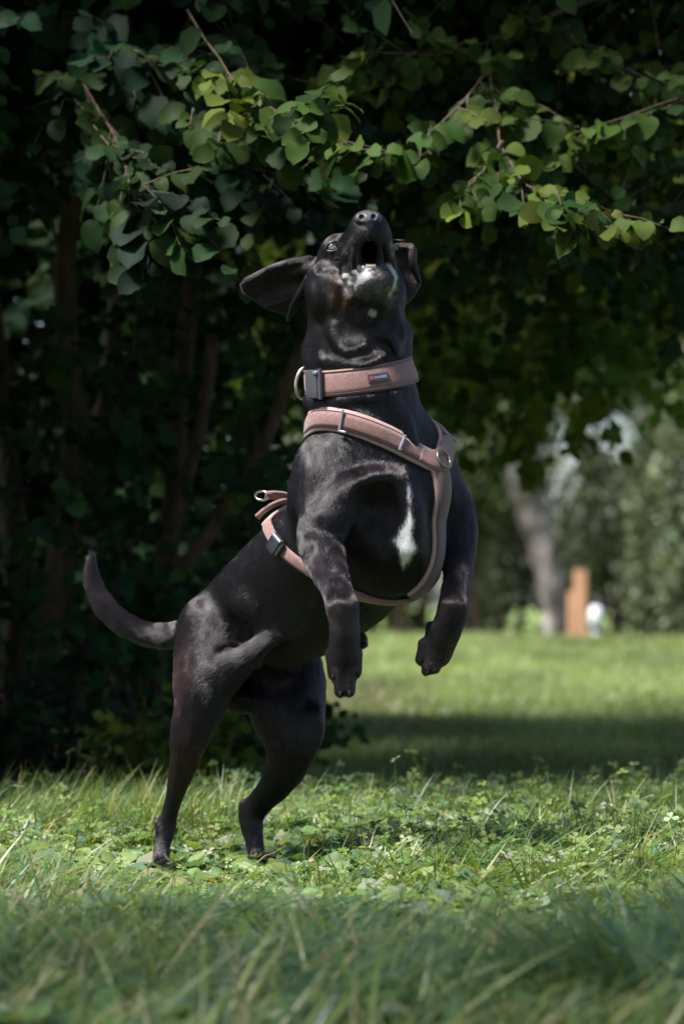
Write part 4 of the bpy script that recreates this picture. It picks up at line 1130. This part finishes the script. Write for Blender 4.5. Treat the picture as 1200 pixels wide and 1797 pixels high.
BLUE = [(0.010, 0.028, 0.014), (0.014, 0.034, 0.012), (0.024, 0.044, 0.011), (0.007, 0.020, 0.011)]
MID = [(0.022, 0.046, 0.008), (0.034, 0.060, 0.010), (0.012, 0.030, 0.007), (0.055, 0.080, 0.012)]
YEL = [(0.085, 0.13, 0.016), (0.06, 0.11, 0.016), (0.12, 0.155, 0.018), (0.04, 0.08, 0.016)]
SHADE = [(0.020, 0.052, 0.022), (0.026, 0.062, 0.018), (0.042, 0.080, 0.016), (0.012, 0.036, 0.016)]  # lighter leaf colours, offsetting the shade inside the crowns
SPR = [(0.007, 0.020, 0.009), (0.010, 0.026, 0.008), (0.018, 0.035, 0.008), (0.005, 0.014, 0.008)]  # hazel spray leaves, darkened in colour to tone down the sunlight on them
def rnd_dir(n, bias, spread=0.6, rs=RS):
    d = np.array(bias, float) + rs.normal(0, spread, (n, 3)); return d / np.linalg.norm(d, axis=1)[:, None]
def region(n, px, py, D, ok=None, rs=RS):
    """n shoot origins in a slab of the canopy, in world coordinates"""
    out = []; got = 0
    while got < n:
        a = rs.uniform(*px, n); b_ = rs.uniform(*py, n); d = rs.uniform(*D, n)
        k = np.ones(n, bool) if ok is None else ok(a, b_, d)
        p = PW(a, b_, d)[k]; out.append(p); got += len(p)
    return np.concatenate(out)[:n]
def clumpy(p, s, thr, seed):
    return noise3(p, s, seed) > thr

trees = 'hazels and lindens round the dog'
def spray(path, m, size, cols, wts, n=None, dn=0.12, L=(0.10, 0.2), fan=0.5):
    """one near branch: shoots leave it on both sides all along"""
    P = spline(path, m); T = np.gradient(P, axis=0); T /= np.linalg.norm(T, axis=1)[:, None]
    d = T + RS.normal(0, fan, T.shape) + np.array([0, -0.15, -dn])
    return twigs(P, d, RS.uniform(*L, m), 7, size * 1.08, cols, wts)

# --- A: hazel on the left with the pale leaning stem
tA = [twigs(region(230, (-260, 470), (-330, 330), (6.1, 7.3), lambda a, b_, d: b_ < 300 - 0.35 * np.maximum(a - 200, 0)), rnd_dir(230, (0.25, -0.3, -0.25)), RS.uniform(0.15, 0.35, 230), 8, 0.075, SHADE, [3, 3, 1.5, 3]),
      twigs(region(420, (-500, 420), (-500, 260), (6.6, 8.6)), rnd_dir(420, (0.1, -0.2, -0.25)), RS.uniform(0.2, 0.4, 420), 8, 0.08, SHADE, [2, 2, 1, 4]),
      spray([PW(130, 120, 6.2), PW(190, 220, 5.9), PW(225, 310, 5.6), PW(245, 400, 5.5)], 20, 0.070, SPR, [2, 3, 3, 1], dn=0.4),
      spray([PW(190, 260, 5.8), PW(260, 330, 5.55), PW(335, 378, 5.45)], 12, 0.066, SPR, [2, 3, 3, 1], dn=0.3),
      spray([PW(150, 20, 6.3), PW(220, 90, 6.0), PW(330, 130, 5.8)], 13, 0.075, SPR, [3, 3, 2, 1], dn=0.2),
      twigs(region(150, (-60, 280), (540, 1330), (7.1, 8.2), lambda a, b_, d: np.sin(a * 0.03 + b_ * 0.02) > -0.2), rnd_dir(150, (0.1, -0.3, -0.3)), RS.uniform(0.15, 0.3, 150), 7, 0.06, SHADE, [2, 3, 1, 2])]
tree('hazel_tree', 'hazel with a tall pale brown stem at the left edge of the thicket', 'tree', trees, tuple(PW(60, 1400, 7.5)[:2]) + (0,),
     [([PW(62, 1412, 7.6), PW(90, 1110, 7.6), PW(118, 930, 7.55), PW(141, 780, 7.5), PW(132, 640, 7.5), PW(118, 480, 7.5), PW(140, 200, 7.4), PW(120, -250, 7.2)], 0.048, 0.028),
      ([PW(20, 1410, 8.0), PW(30, 1100, 8.0), PW(20, 800, 8.0), PW(-20, 400, 7.9), PW(-80, -100, 7.8)], 0.045, 0.03)],
     [([PW(118, 480, 7.5), PW(70, 250, 7.2), PW(60, 60, 6.6)], 0.009, 0.003), ([PW(60, 60, 6.6), PW(130, 120, 6.2), PW(190, 220, 5.9), PW(225, 310, 5.6), PW(245, 400, 5.5)], 0.0025, 0.001),
      ([PW(60, 30, 6.6), PW(220, 90, 6.0), PW(330, 130, 5.8)], 0.0022, 0.001), ([PW(130, 170, 6.1), PW(260, 330, 5.55), PW(335, 378, 5.45)], 0.002, 0.001)], tA)
# --- B: hazel in the middle
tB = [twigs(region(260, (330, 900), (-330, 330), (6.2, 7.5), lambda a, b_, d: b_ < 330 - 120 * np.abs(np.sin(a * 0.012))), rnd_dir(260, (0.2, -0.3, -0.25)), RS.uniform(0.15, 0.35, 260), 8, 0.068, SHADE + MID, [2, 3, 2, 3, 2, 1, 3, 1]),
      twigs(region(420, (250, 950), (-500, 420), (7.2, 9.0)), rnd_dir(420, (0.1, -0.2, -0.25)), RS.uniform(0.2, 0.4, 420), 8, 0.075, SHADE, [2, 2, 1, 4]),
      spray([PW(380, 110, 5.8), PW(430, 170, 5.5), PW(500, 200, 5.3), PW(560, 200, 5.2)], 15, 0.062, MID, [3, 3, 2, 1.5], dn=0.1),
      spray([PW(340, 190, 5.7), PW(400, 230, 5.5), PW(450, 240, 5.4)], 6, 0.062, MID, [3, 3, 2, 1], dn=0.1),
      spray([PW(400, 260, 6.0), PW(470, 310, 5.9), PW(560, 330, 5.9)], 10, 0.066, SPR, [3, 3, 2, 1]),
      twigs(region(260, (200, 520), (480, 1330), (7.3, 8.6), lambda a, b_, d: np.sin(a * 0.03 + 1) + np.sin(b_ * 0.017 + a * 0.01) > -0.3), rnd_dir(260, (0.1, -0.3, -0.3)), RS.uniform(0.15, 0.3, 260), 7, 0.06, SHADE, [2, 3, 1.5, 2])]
tree('hazel_tree', 'hazel with several crossing reddish stems behind the rump and tail of the dog', 'tree', trees, tuple(PW(240, 1400, 7.8)[:2]) + (0,),
     [([PW(230, 1405, 7.9), PW(270, 1200, 7.9), PW(295, 1000, 7.85), PW(318, 730, 7.8), PW(333, 520, 7.8), PW(350, 300, 7.6), PW(400, -200, 7.4)], 0.040, 0.024),
      ([PW(200, 1405, 7.7), PW(262, 1250, 7.7), PW(300, 1040, 7.6), PW(372, 905, 7.55), PW(450, 780, 7.5), PW(540, 560, 7.4)], 0.030, 0.018),
      ([PW(110, 1405, 7.6), PW(138, 1160, 7.6), PW(204, 1030, 7.6), PW(275, 962, 7.6), PW(330, 800, 7.6), PW(360, 600, 7.6)], 0.032, 0.018),
      ([PW(240, 1410, 8.2), PW(225, 1200, 8.3), PW(190, 900, 8.4), PW(210, 500, 8.4)], 0.034, 0.02)],
     [([PW(350, 300, 7.6), PW(320, 100, 6.8), PW(330, 20, 6.0)], 0.008, 0.002), ([PW(330, 20, 6.0), PW(420, 150, 5.6), PW(500, 200, 5.3), PW(560, 200, 5.2)], 0.0022, 0.001),
      ([PW(330, 120, 6.1), PW(400, 240, 5.9), PW(560, 330, 5.9)], 0.0035, 0.0015), ([PW(540, 560, 7.4), PW(590, 350, 7.0), PW(640, 150, 6.6)], 0.012, 0.006)], tB)
# --- C: linden on the right whose lit spray hangs over the dog
tC = [twigs(region(330, (700, 1420), (-330, 460), (6.2, 7.8), lambda a, b_, d: b_ < 430 + 60 * np.sin(a * 0.02)), rnd_dir(330, (-0.2, -0.3, -0.25)), RS.uniform(0.15, 0.35, 330), 8, 0.058, MID, [3, 2, 3, 1]),
      twigs(region(420, (680, 1500), (-500, 500), (7.5, 9.2)), rnd_dir(420, (-0.1, -0.2, -0.25)), RS.uniform(0.2, 0.4, 420), 8, 0.07, SHADE, [2, 3, 1, 3]),
      spray([PW(860, 120, 6.2), PW(880, 260, 5.8), PW(930, 330, 5.5), PW(1010, 385, 5.35)], 15, 0.055, MID, [2, 4, 1, 3], dn=0.15, L=(0.08, 0.17)),
      spray([PW(880, 260, 5.8), PW(840, 310, 5.6), PW(800, 345, 5.5)], 8, 0.05, MID, [2, 4, 1, 2], dn=0.2, L=(0.07, 0.14)),
      spray([PW(930, 330, 5.5), PW(1000, 340, 5.4), PW(1080, 375, 5.4)], 7, 0.052, MID, [2, 4, 1, 2], dn=0.2, L=(0.07, 0.14)),
      spray([PW(860, 120, 6.2), PW(780, 210, 5.7), PW(700, 265, 5.5), PW(610, 250, 5.5)], 13, 0.055, MID, [3, 4, 1, 1], dn=0.1, L=(0.08, 0.16)),
      spray([PW(1260, 150, 6.0), PW(1150, 195, 5.9), PW(1050, 225, 5.9), PW(985, 215, 5.9)], 13, 0.055, MID, [3, 3, 2, 1], dn=0.1, L=(0.08, 0.18)),
      spray([PW(1000, 60, 6.2), PW(1100, 120, 6.1), PW(1230, 130, 6.1)], 9, 0.055, MID, [3, 2, 3, 1], dn=0.1),
      spray([PW(860, 60, 6.2), PW(760, 90, 6.1), PW(640, 80, 6.0)], 9, 0.055, MID, [3, 2, 3, 1], dn=0.1)]
tree('linden_tree', 'linden hanging its lit green sprays into the upper right above the dog', 'tree', trees, (2.35, 7.4, 0),
     [([(2.35, 7.4, -0.05), (2.3, 7.4, 1.0), (2.25, 7.3, 2.2), (2.1, 7.2, 3.6)], 0.12, 0.07)],
     [([(2.3, 7.35, 1.9), (1.6, 6.9, 2.3), (0.9, 6.5, 2.25), tuple(PW(860, 60, 6.2))], 0.030, 0.004), ([PW(860, 120, 6.2), PW(872, 200, 5.95), PW(885, 270, 5.75), PW(930, 330, 5.5), PW(1010, 385, 5.35)], 0.0035, 0.0015),
      ([PW(880, 250, 5.8), PW(840, 310, 5.6), PW(800, 345, 5.5)], 0.004, 0.002), ([PW(860, 120, 6.2), PW(780, 210, 5.7), PW(700, 265, 5.5), PW(610, 250, 5.5)], 0.003, 0.0015),
      ([(2.25, 7.3, 2.0), (1.8, 6.8, 2.15), (1.3, 6.3, 2.0), tuple(PW(1260, 150, 6.0)), tuple(PW(1050, 225, 5.9))], 0.012, 0.002), ([PW(900, 60, 6.3), PW(760, 90, 6.1), PW(640, 80, 6.0)], 0.003, 0.0015)], tC)
# --- D: yellower maple crown further back, its fringe ends against the light
def fringe(a, b_, d):
    lim = np.interp(a, [480, 620, 760, 860, 960, 1040, 1120, 1200, 1400], [640, 700, 745, 740, 740, 690, 640, 600, 560]) + 25 * np.sin(a * 0.05) + 15 * np.sin(a * 0.13 + 1)
    return b_ < lim
tD = [twigs(region(700, (450, 1450), (150, 760), (9.0, 11.0), fringe), rnd_dir(700, (-0.1, -0.2, -0.45)), RS.uniform(0.2, 0.4, 700), 8, 0.085, YEL, [3, 3, 1, 2]),
      twigs(region(380, (400, 1600), (-400, 640), (10.6, 13.0), fringe), rnd_dir(380, (-0.1, -0.1, -0.3)), RS.uniform(0.3, 0.5, 380), 8, 0.11, YEL, [2, 3, 0.5, 4], fine=False)]
tree('maple_tree', 'yellow green maple crown whose low fringe ends above the bright lawn', 'tree', trees, (3.4, 11.6, 0),
     [([(3.4, 11.6, -0.05), (3.3, 11.6, 1.2), (3.2, 11.5, 3.0), (3.0, 11.3, 4.5)], 0.16, 0.09)],
     [([(3.25, 11.5, 2.2), (2.4, 11.0, 2.7), (1.2, 10.6, 2.5), (0.1, 10.3, 2.2)], 0.05, 0.012), ([(3.3, 11.5, 1.8), (2.2, 10.5, 2.2), (1.3, 10.0, 1.9)], 0.03, 0.01)], tD)
# --- E: dense hedge closing the thicket behind
def hedge_twigs(n, x0, x1, y0, y1, z0, z1, size, cols, w, m=8, L=(0.25, 0.5)):
    p = np.stack([RS.uniform(x0, x1, n), RS.uniform(y0, y1, n), RS.uniform(z0, z1, n)], -1)
    return twigs(p, rnd_dir(n, (0, -0.4, 0.1)), RS.uniform(*L, n), m, size, cols, w, fine=False)
DARK = [(0.028, 0.062, 0.026), (0.036, 0.078, 0.028), (0.018, 0.042, 0.020)]
for k, (x0, x1, lab, n) in enumerate(((-3.4, -1.9, 'dark hornbeam hedge plant beyond the left edge of the thicket', 900), (-1.95, -1.0, 'dark hornbeam bush deep in the thicket left of the tail', 1100), (-1.05, -0.42, 'dark hornbeam bush deep in the thicket behind the back of the dog', 1100))):
    tw = [hedge_twigs(n, x0, x1, 9.6, 11.2, 0.05, 3.6, 0.11, DARK, [2, 1, 2])]
    tree('hornbeam_bush', lab, 'bush', 'dark bushes closing the thicket', ((x0 + x1) / 2, 10.4, 0),
         [([((x0 + x1) / 2 + dx, 10.3, -0.05), ((x0 + x1) / 2 + dx * 1.5, 10.3, 1.2), ((x0 + x1) / 2 + dx * 2.2, 10.3, 2.8)], 0.035, 0.018) for dx in (-0.25, 0.0, 0.22)], [], tw)
# overhead: crown added above the thicket to keep its inside dark
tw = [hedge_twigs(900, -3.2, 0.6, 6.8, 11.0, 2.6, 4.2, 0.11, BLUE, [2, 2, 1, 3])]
tree('added_shade_crown', 'leafy crown added over the thicket at the upper left to keep its inside dark', 'tree', trees, (-2.2, 9.0, 0),
     [([(-2.2, 9.0, -0.05), (-2.15, 9.0, 1.5), (-2.0, 8.9, 3.4)], 0.07, 0.05)], [([(-2.1, 9, 2.4), (-1.2, 8.6, 3.1), (-0.2, 8.2, 3.3)], 0.03, 0.01)], tw)
# added canopy overhead and bush past the left edge keep sun off the thicket
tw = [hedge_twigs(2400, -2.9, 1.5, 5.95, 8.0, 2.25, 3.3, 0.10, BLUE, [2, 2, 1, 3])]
tree('added_shade_canopy', 'crown added above the thicket to keep the sun off it, trunk past the left edge', 'tree', trees, (-3.3, 6.2, 0),
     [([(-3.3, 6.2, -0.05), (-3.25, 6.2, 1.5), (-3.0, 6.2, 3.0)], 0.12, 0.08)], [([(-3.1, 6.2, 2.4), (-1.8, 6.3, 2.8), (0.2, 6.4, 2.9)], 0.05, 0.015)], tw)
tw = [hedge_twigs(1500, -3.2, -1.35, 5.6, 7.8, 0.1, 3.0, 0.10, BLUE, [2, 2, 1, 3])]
tree('unseen_shade_bush', 'unseen leafy bush added beyond the left edge of the view to shade the thicket', 'bush', trees, (-2.3, 6.0, 0),
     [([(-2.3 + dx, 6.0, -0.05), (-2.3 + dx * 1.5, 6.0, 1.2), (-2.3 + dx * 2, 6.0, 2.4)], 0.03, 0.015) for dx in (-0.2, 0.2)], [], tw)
# unseen tree added behind the camera so its shade darkens the nearest grass
tw = [hedge_twigs(760, -3.0, 0.3, 0.0, 3.2, 2.4, 3.6, 0.10, BLUE, [2, 2, 1, 3])]
tree('unseen_shade_tree', 'unseen tree added behind the view on its left to shade the nearest grass', 'tree', trees, (-2.6, 0.4, 0),
     [([(-2.6, 0.4, -0.05), (-2.6, 0.4, 1.5), (-2.4, 0.6, 3.0)], 0.12, 0.08)], [([(-2.5, 0.5, 2.4), (-1.6, 1.2, 2.9), (-0.6, 1.6, 3.0)], 0.05, 0.015)], tw)
# low undergrowth at the foot of the thicket
for k, (a0, a1, D_, hgt, nn_2, lab) in enumerate(((-80, 150, 7.2, 0.30, 60, 'low leafy seedling bush at the foot of the thicket, leftmost'), (150, 300, 7.0, 0.22, 36, 'low yellowish bush between the left frame edge and the near hind leg'),
                                      (310, 420, 7.1, 0.22, 34, 'small bush seen between the two hind legs of the dog'), (395, 480, 7.6, 0.13, 30, 'bush at the end of the thicket behind the far hind leg'))):
    c0 = PW((a0 + a1) / 2, 1400, D_); wd = (a1 - a0) / 2 * D_ / FPX
    p = np.stack([c0[0] + RS.uniform(-wd, wd, nn_2), D_ + RS.uniform(-0.15, 0.3, nn_2), RS.uniform(0.02, hgt, nn_2)], -1)
    tree('understorey_bush', lab, 'bush', 'low bushes at the foot of the thicket', (float(c0[0]), D_, 0),
         [([(c0[0] + dx, D_, -0.02), (c0[0] + dx * 1.8, D_ + 0.03, hgt * 0.6), (c0[0] + dx * 2.5, D_, hgt)], 0.0035, 0.0015) for dx in (-0.05, 0.03)], [],
         [twigs(p, rnd_dir(nn_2, (0, -0.2, 0.4)), RS.uniform(0.08, 0.16, nn_2), 6, 0.042, [BLUE, YEL, YEL, MID][k], [2, 3, 1, 2])])

# ------------------------------------------------------------------ the far side of the lawn
FAR = [(0.13, 0.155, 0.09), (0.18, 0.20, 0.13), (0.09, 0.11, 0.065), (0.24, 0.25, 0.18)]  # leaf colours greyed and lightened to stand in for distance haze
def cloud(c, r, n, size, cols, wts, drop=0.0, rs=RS):
    """leaf clumps spread through an uneven ellipsoid"""
    m = max(6, n // 60); cc_ = rs.normal(size=(m, 3)); cc_ /= np.linalg.norm(cc_, axis=1)[:, None]; cc_ *= rs.uniform(0.3, 1, (m, 1)) ** 0.5
    k = rs.randint(0, m, n); p = cc_[k] + rs.normal(0, 0.16, (n, 3))
    p = np.array(c) + p * np.array(r); p[:, 2] = np.maximum(p[:, 2], 0.05)
    br = rs.uniform(0.6, 1.35, m)[k]
    a = rs.normal(size=(n, 3)) + [0, 0, -0.4 - drop]; nr = rs.normal(size=(n, 3)) + [0, -0.4, 0.5]
    return leaves(p, a, nr, size * rs.uniform(0.5, 1.2, n), palette(n, cols, wts, 0.2, rs) * br[:, None], False, rs)
def far_tree(name, lab, cat, px, D_, crown, n, size, tr=(0.12, 0.06), th=2.5, cols=FAR, wts=(3, 2, 2, 1), lean=0.0, bark=None):
    x = (px - 600) * D_ / FPX
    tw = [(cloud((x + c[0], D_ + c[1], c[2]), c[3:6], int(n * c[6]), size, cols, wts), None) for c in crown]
    br = [([(x + lean * 0.6, D_, th * 0.6), (x + lean * 0.6 + s_ * 0.7, D_ - 0.2, th * 0.95), (x + lean + s_ * 1.3, D_, th * 1.35)], tr[1] * 0.6, tr[1] * 0.2) for s_ in (-1, 1)]
    return tree(name, lab, cat, 'trees beyond the lawn', (x, D_, 0), [([(x, D_, -0.05), (x + lean * 0.3, D_, th * 0.4), (x + lean, D_, th)], *tr)], br, tw, bark, m_far)
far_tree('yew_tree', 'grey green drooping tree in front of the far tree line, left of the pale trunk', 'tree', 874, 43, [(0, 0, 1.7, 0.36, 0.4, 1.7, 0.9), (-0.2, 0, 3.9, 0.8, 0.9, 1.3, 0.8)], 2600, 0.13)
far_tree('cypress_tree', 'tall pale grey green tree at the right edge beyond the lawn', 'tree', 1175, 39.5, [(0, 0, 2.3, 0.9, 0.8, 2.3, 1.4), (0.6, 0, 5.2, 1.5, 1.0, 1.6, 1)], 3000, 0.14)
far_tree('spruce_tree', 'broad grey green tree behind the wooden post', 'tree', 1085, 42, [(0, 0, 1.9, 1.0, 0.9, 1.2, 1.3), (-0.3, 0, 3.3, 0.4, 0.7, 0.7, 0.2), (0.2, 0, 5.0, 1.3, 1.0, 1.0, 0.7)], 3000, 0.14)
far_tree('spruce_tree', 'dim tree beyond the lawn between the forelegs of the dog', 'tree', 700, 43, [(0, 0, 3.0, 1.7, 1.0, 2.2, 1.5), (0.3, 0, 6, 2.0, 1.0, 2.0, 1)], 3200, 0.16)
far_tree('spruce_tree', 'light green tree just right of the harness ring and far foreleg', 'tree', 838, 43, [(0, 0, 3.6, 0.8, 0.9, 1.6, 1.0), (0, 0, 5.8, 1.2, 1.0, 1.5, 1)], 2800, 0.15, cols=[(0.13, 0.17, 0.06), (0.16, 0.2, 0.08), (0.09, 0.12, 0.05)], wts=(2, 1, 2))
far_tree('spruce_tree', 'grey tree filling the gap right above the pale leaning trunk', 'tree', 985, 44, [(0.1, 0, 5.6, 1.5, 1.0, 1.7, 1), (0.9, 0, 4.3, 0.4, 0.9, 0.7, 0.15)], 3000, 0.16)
# the big pale leaning trunk
base = PW(972, 1122, 40)
tr_pts = [PW(978, 1126, 40), PW(973, 1050, 40), PW(954, 960, 40), PW(928, 880, 40), PW(910, 815, 40)]
t = empty('plane_tree', (float(base[0]), 40, 0)); tag(t, 'old tree with a thick pale mottled trunk leaning left beside the wooden post', 'tree', 'trees beyond the lawn')
v, f_ = stem(tr_pts, 0.21, 0.31, 18, 40, 0.002, 4); adopt(mesh_fast('trunk', v, f_, m_pale), t)
for P_, r0 in (([PW(914, 825, 40), PW(918, 740, 40), PW(905, 600, 40), PW(880, 420, 40)], 0.22), ([PW(926, 825, 40), PW(950, 745, 40), PW(975, 640, 40), PW(1020, 450, 40)], 0.16), ([PW(955, 900, 40), PW(990, 860, 40), PW(1020, 800, 40)], 0.07)):
    v, f_ = stem(P_, r0, r0 * 0.5, 12, 20, 0.003, 5); adopt(mesh_fast('branch', v, f_, m_pale), t)
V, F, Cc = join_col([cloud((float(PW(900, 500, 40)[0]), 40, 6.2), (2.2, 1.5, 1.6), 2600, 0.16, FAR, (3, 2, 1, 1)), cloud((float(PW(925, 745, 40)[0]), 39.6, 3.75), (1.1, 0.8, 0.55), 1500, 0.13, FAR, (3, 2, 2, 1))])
adopt(mesh_fast('crown', V, F, m_far, color=Cc), t)
# dark hedge along the far edge
HEDGE = [(0.035, 0.04, 0.024), (0.05, 0.06, 0.03), (0.06, 0.045, 0.035)]
hg = empty('boundary_hedge', (1.5, 45.5, 0)); tag(hg, 'long dark brownish hedge closing the far edge of the lawn', 'hedge')
V, F, Cc = join_col([cloud((x_, 45.5, 1.3), (1.6, 0.7, 1.5), 900, 0.18, HEDGE, (2, 2, 1)) for x_ in np.arange(-12, 17, 1.5)])
adopt(mesh_fast('foliage', V, F, m_far, color=Cc), hg)
st = [stem([(x_, 45.5, -0.05), (x_ + 0.1, 45.5, 0.9), (x_ - 0.05, 45.5, 1.9)], 0.07, 0.04, 8, 8, 0, int(x_ * 10) % 50) for x_ in np.arange(-12, 17, 0.9)]
v, f_ = join(st); o = mesh_fast('stems', v, f_, m_bark); adopt(o, hg); o['kind'] = 'stuff'
# row of big trees behind it
for k, x_ in enumerate((-14, -10.5, -7, -3.5, 0.0, 3.0, 8.6, 10.8, 14.5, 18)):
    D_ = 52 + (k % 3) * 2
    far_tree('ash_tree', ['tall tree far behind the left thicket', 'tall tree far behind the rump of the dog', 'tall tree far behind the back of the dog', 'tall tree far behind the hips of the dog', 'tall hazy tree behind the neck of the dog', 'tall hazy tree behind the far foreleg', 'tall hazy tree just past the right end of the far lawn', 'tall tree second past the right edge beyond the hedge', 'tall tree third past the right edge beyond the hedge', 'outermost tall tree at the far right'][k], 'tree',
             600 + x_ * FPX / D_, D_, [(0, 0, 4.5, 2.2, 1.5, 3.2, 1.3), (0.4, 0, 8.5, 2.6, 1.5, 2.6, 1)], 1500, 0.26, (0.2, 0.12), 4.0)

# orange wooden post and the small white lamp
D_ = 38.0
def P3(px, py): return PW(px, py, D_)
m_wood, nt, out = new_mat('orange_wood')
tc = N(nt, 'ShaderNodeTexCoord'); mp = N(nt, 'ShaderNodeMapping'); mp.inputs['Scale'].default_value = (9, 9, 1.2); nt.links.new(tc.outputs['Object'], mp.inputs[0])
n1 = N(nt, 'ShaderNodeTexNoise', i_Scale=2.0, i_Detail=5.0); nt.links.new(mp.outputs[0], n1.inputs[0])
r1 = ramp(nt, [(0.3, (0.40, 0.20, 0.11)), (0.7, (0.56, 0.31, 0.19))], n1.outputs[0]); b = N(nt, 'ShaderNodeBsdfPrincipled', i_Roughness=0.7)
nt.links.new(r1.outputs[0], b.inputs['Base Color']); nt.links.new(b.outputs[0], out.inputs[0])
def wbox(x0, x1, y0, y1, z0, z1, bev=0.012):
    v, f_ = pbox(((x0 + x1) / 2, (y0 + y1) / 2, (z0 + z1) / 2), np.eye(3), ((x1 - x0) / 2, (y1 - y0) / 2, (z1 - z0) / 2), bev / min(x1 - x0, y1 - y0, z1 - z0)); return v, f_
xl, xm, xr = P3(996, 0)[0], P3(1007, 0)[0], P3(1028, 0)[0]; zt, zl = P3(0, 1000)[2], P3(0, 1038)[2]
post = empty('wooden_post', (float((xl + xr) / 2), D_, 0)); tag(post, 'stepped orange wooden post standing at the far edge of the lawn', 'post')
v, f_ = wbox(xm, xr, D_ - 0.1, D_ + 0.1, -0.05, zt); adopt(mesh_fast('tall_board', v, f_, m_wood, smooth=False), post)
v, f_ = wbox(xl, xm - 0.002, D_ - 0.08, D_ + 0.08, -0.05, zl); adopt(mesh_fast('short_board', v, f_, m_wood, smooth=False), post)
xc = float(P3(1043, 0)[0]); lamp = empty('garden_lamp', (xc, D_, 0)); tag(lamp, 'small white domed garden lamp on a grey foot beside the orange post', 'lamp')
m_white = simple('white_dome', (0.75, 0.75, 0.8), 0.4); m_foot = simple('grey_foot', (0.28, 0.29, 0.32), 0.6)
def lathe(prof, c, seg=24):
    a = np.linspace(0, 2 * math.pi, seg, endpoint=False); V = np.array([(c[0] + r * math.cos(t_), c[1] + r * math.sin(t_), c[2] + z) for r, z in prof for t_ in a])
    return V, [np.array([(i * seg + j, i * seg + (j + 1) % seg, (i + 1) * seg + (j + 1) % seg, (i + 1) * seg + j) for i in range(len(prof) - 1) for j in range(seg)])]
v, f_ = lathe([(0.001, 0.53), (0.06, 0.52), (0.10, 0.48), (0.125, 0.42), (0.125, 0.24), (0.11, 0.22), (0.001, 0.22)], (xc, D_, 0)); adopt(mesh_fast('lamp_head', v, f_, m_white), lamp)
v, f_ = lathe([(0.001, 0.218), (0.075, 0.218), (0.075, 0.04), (0.11, 0.03), (0.11, -0.03)], (xc, D_, 0)); adopt(mesh_fast('foot', v, f_, m_foot), lamp)
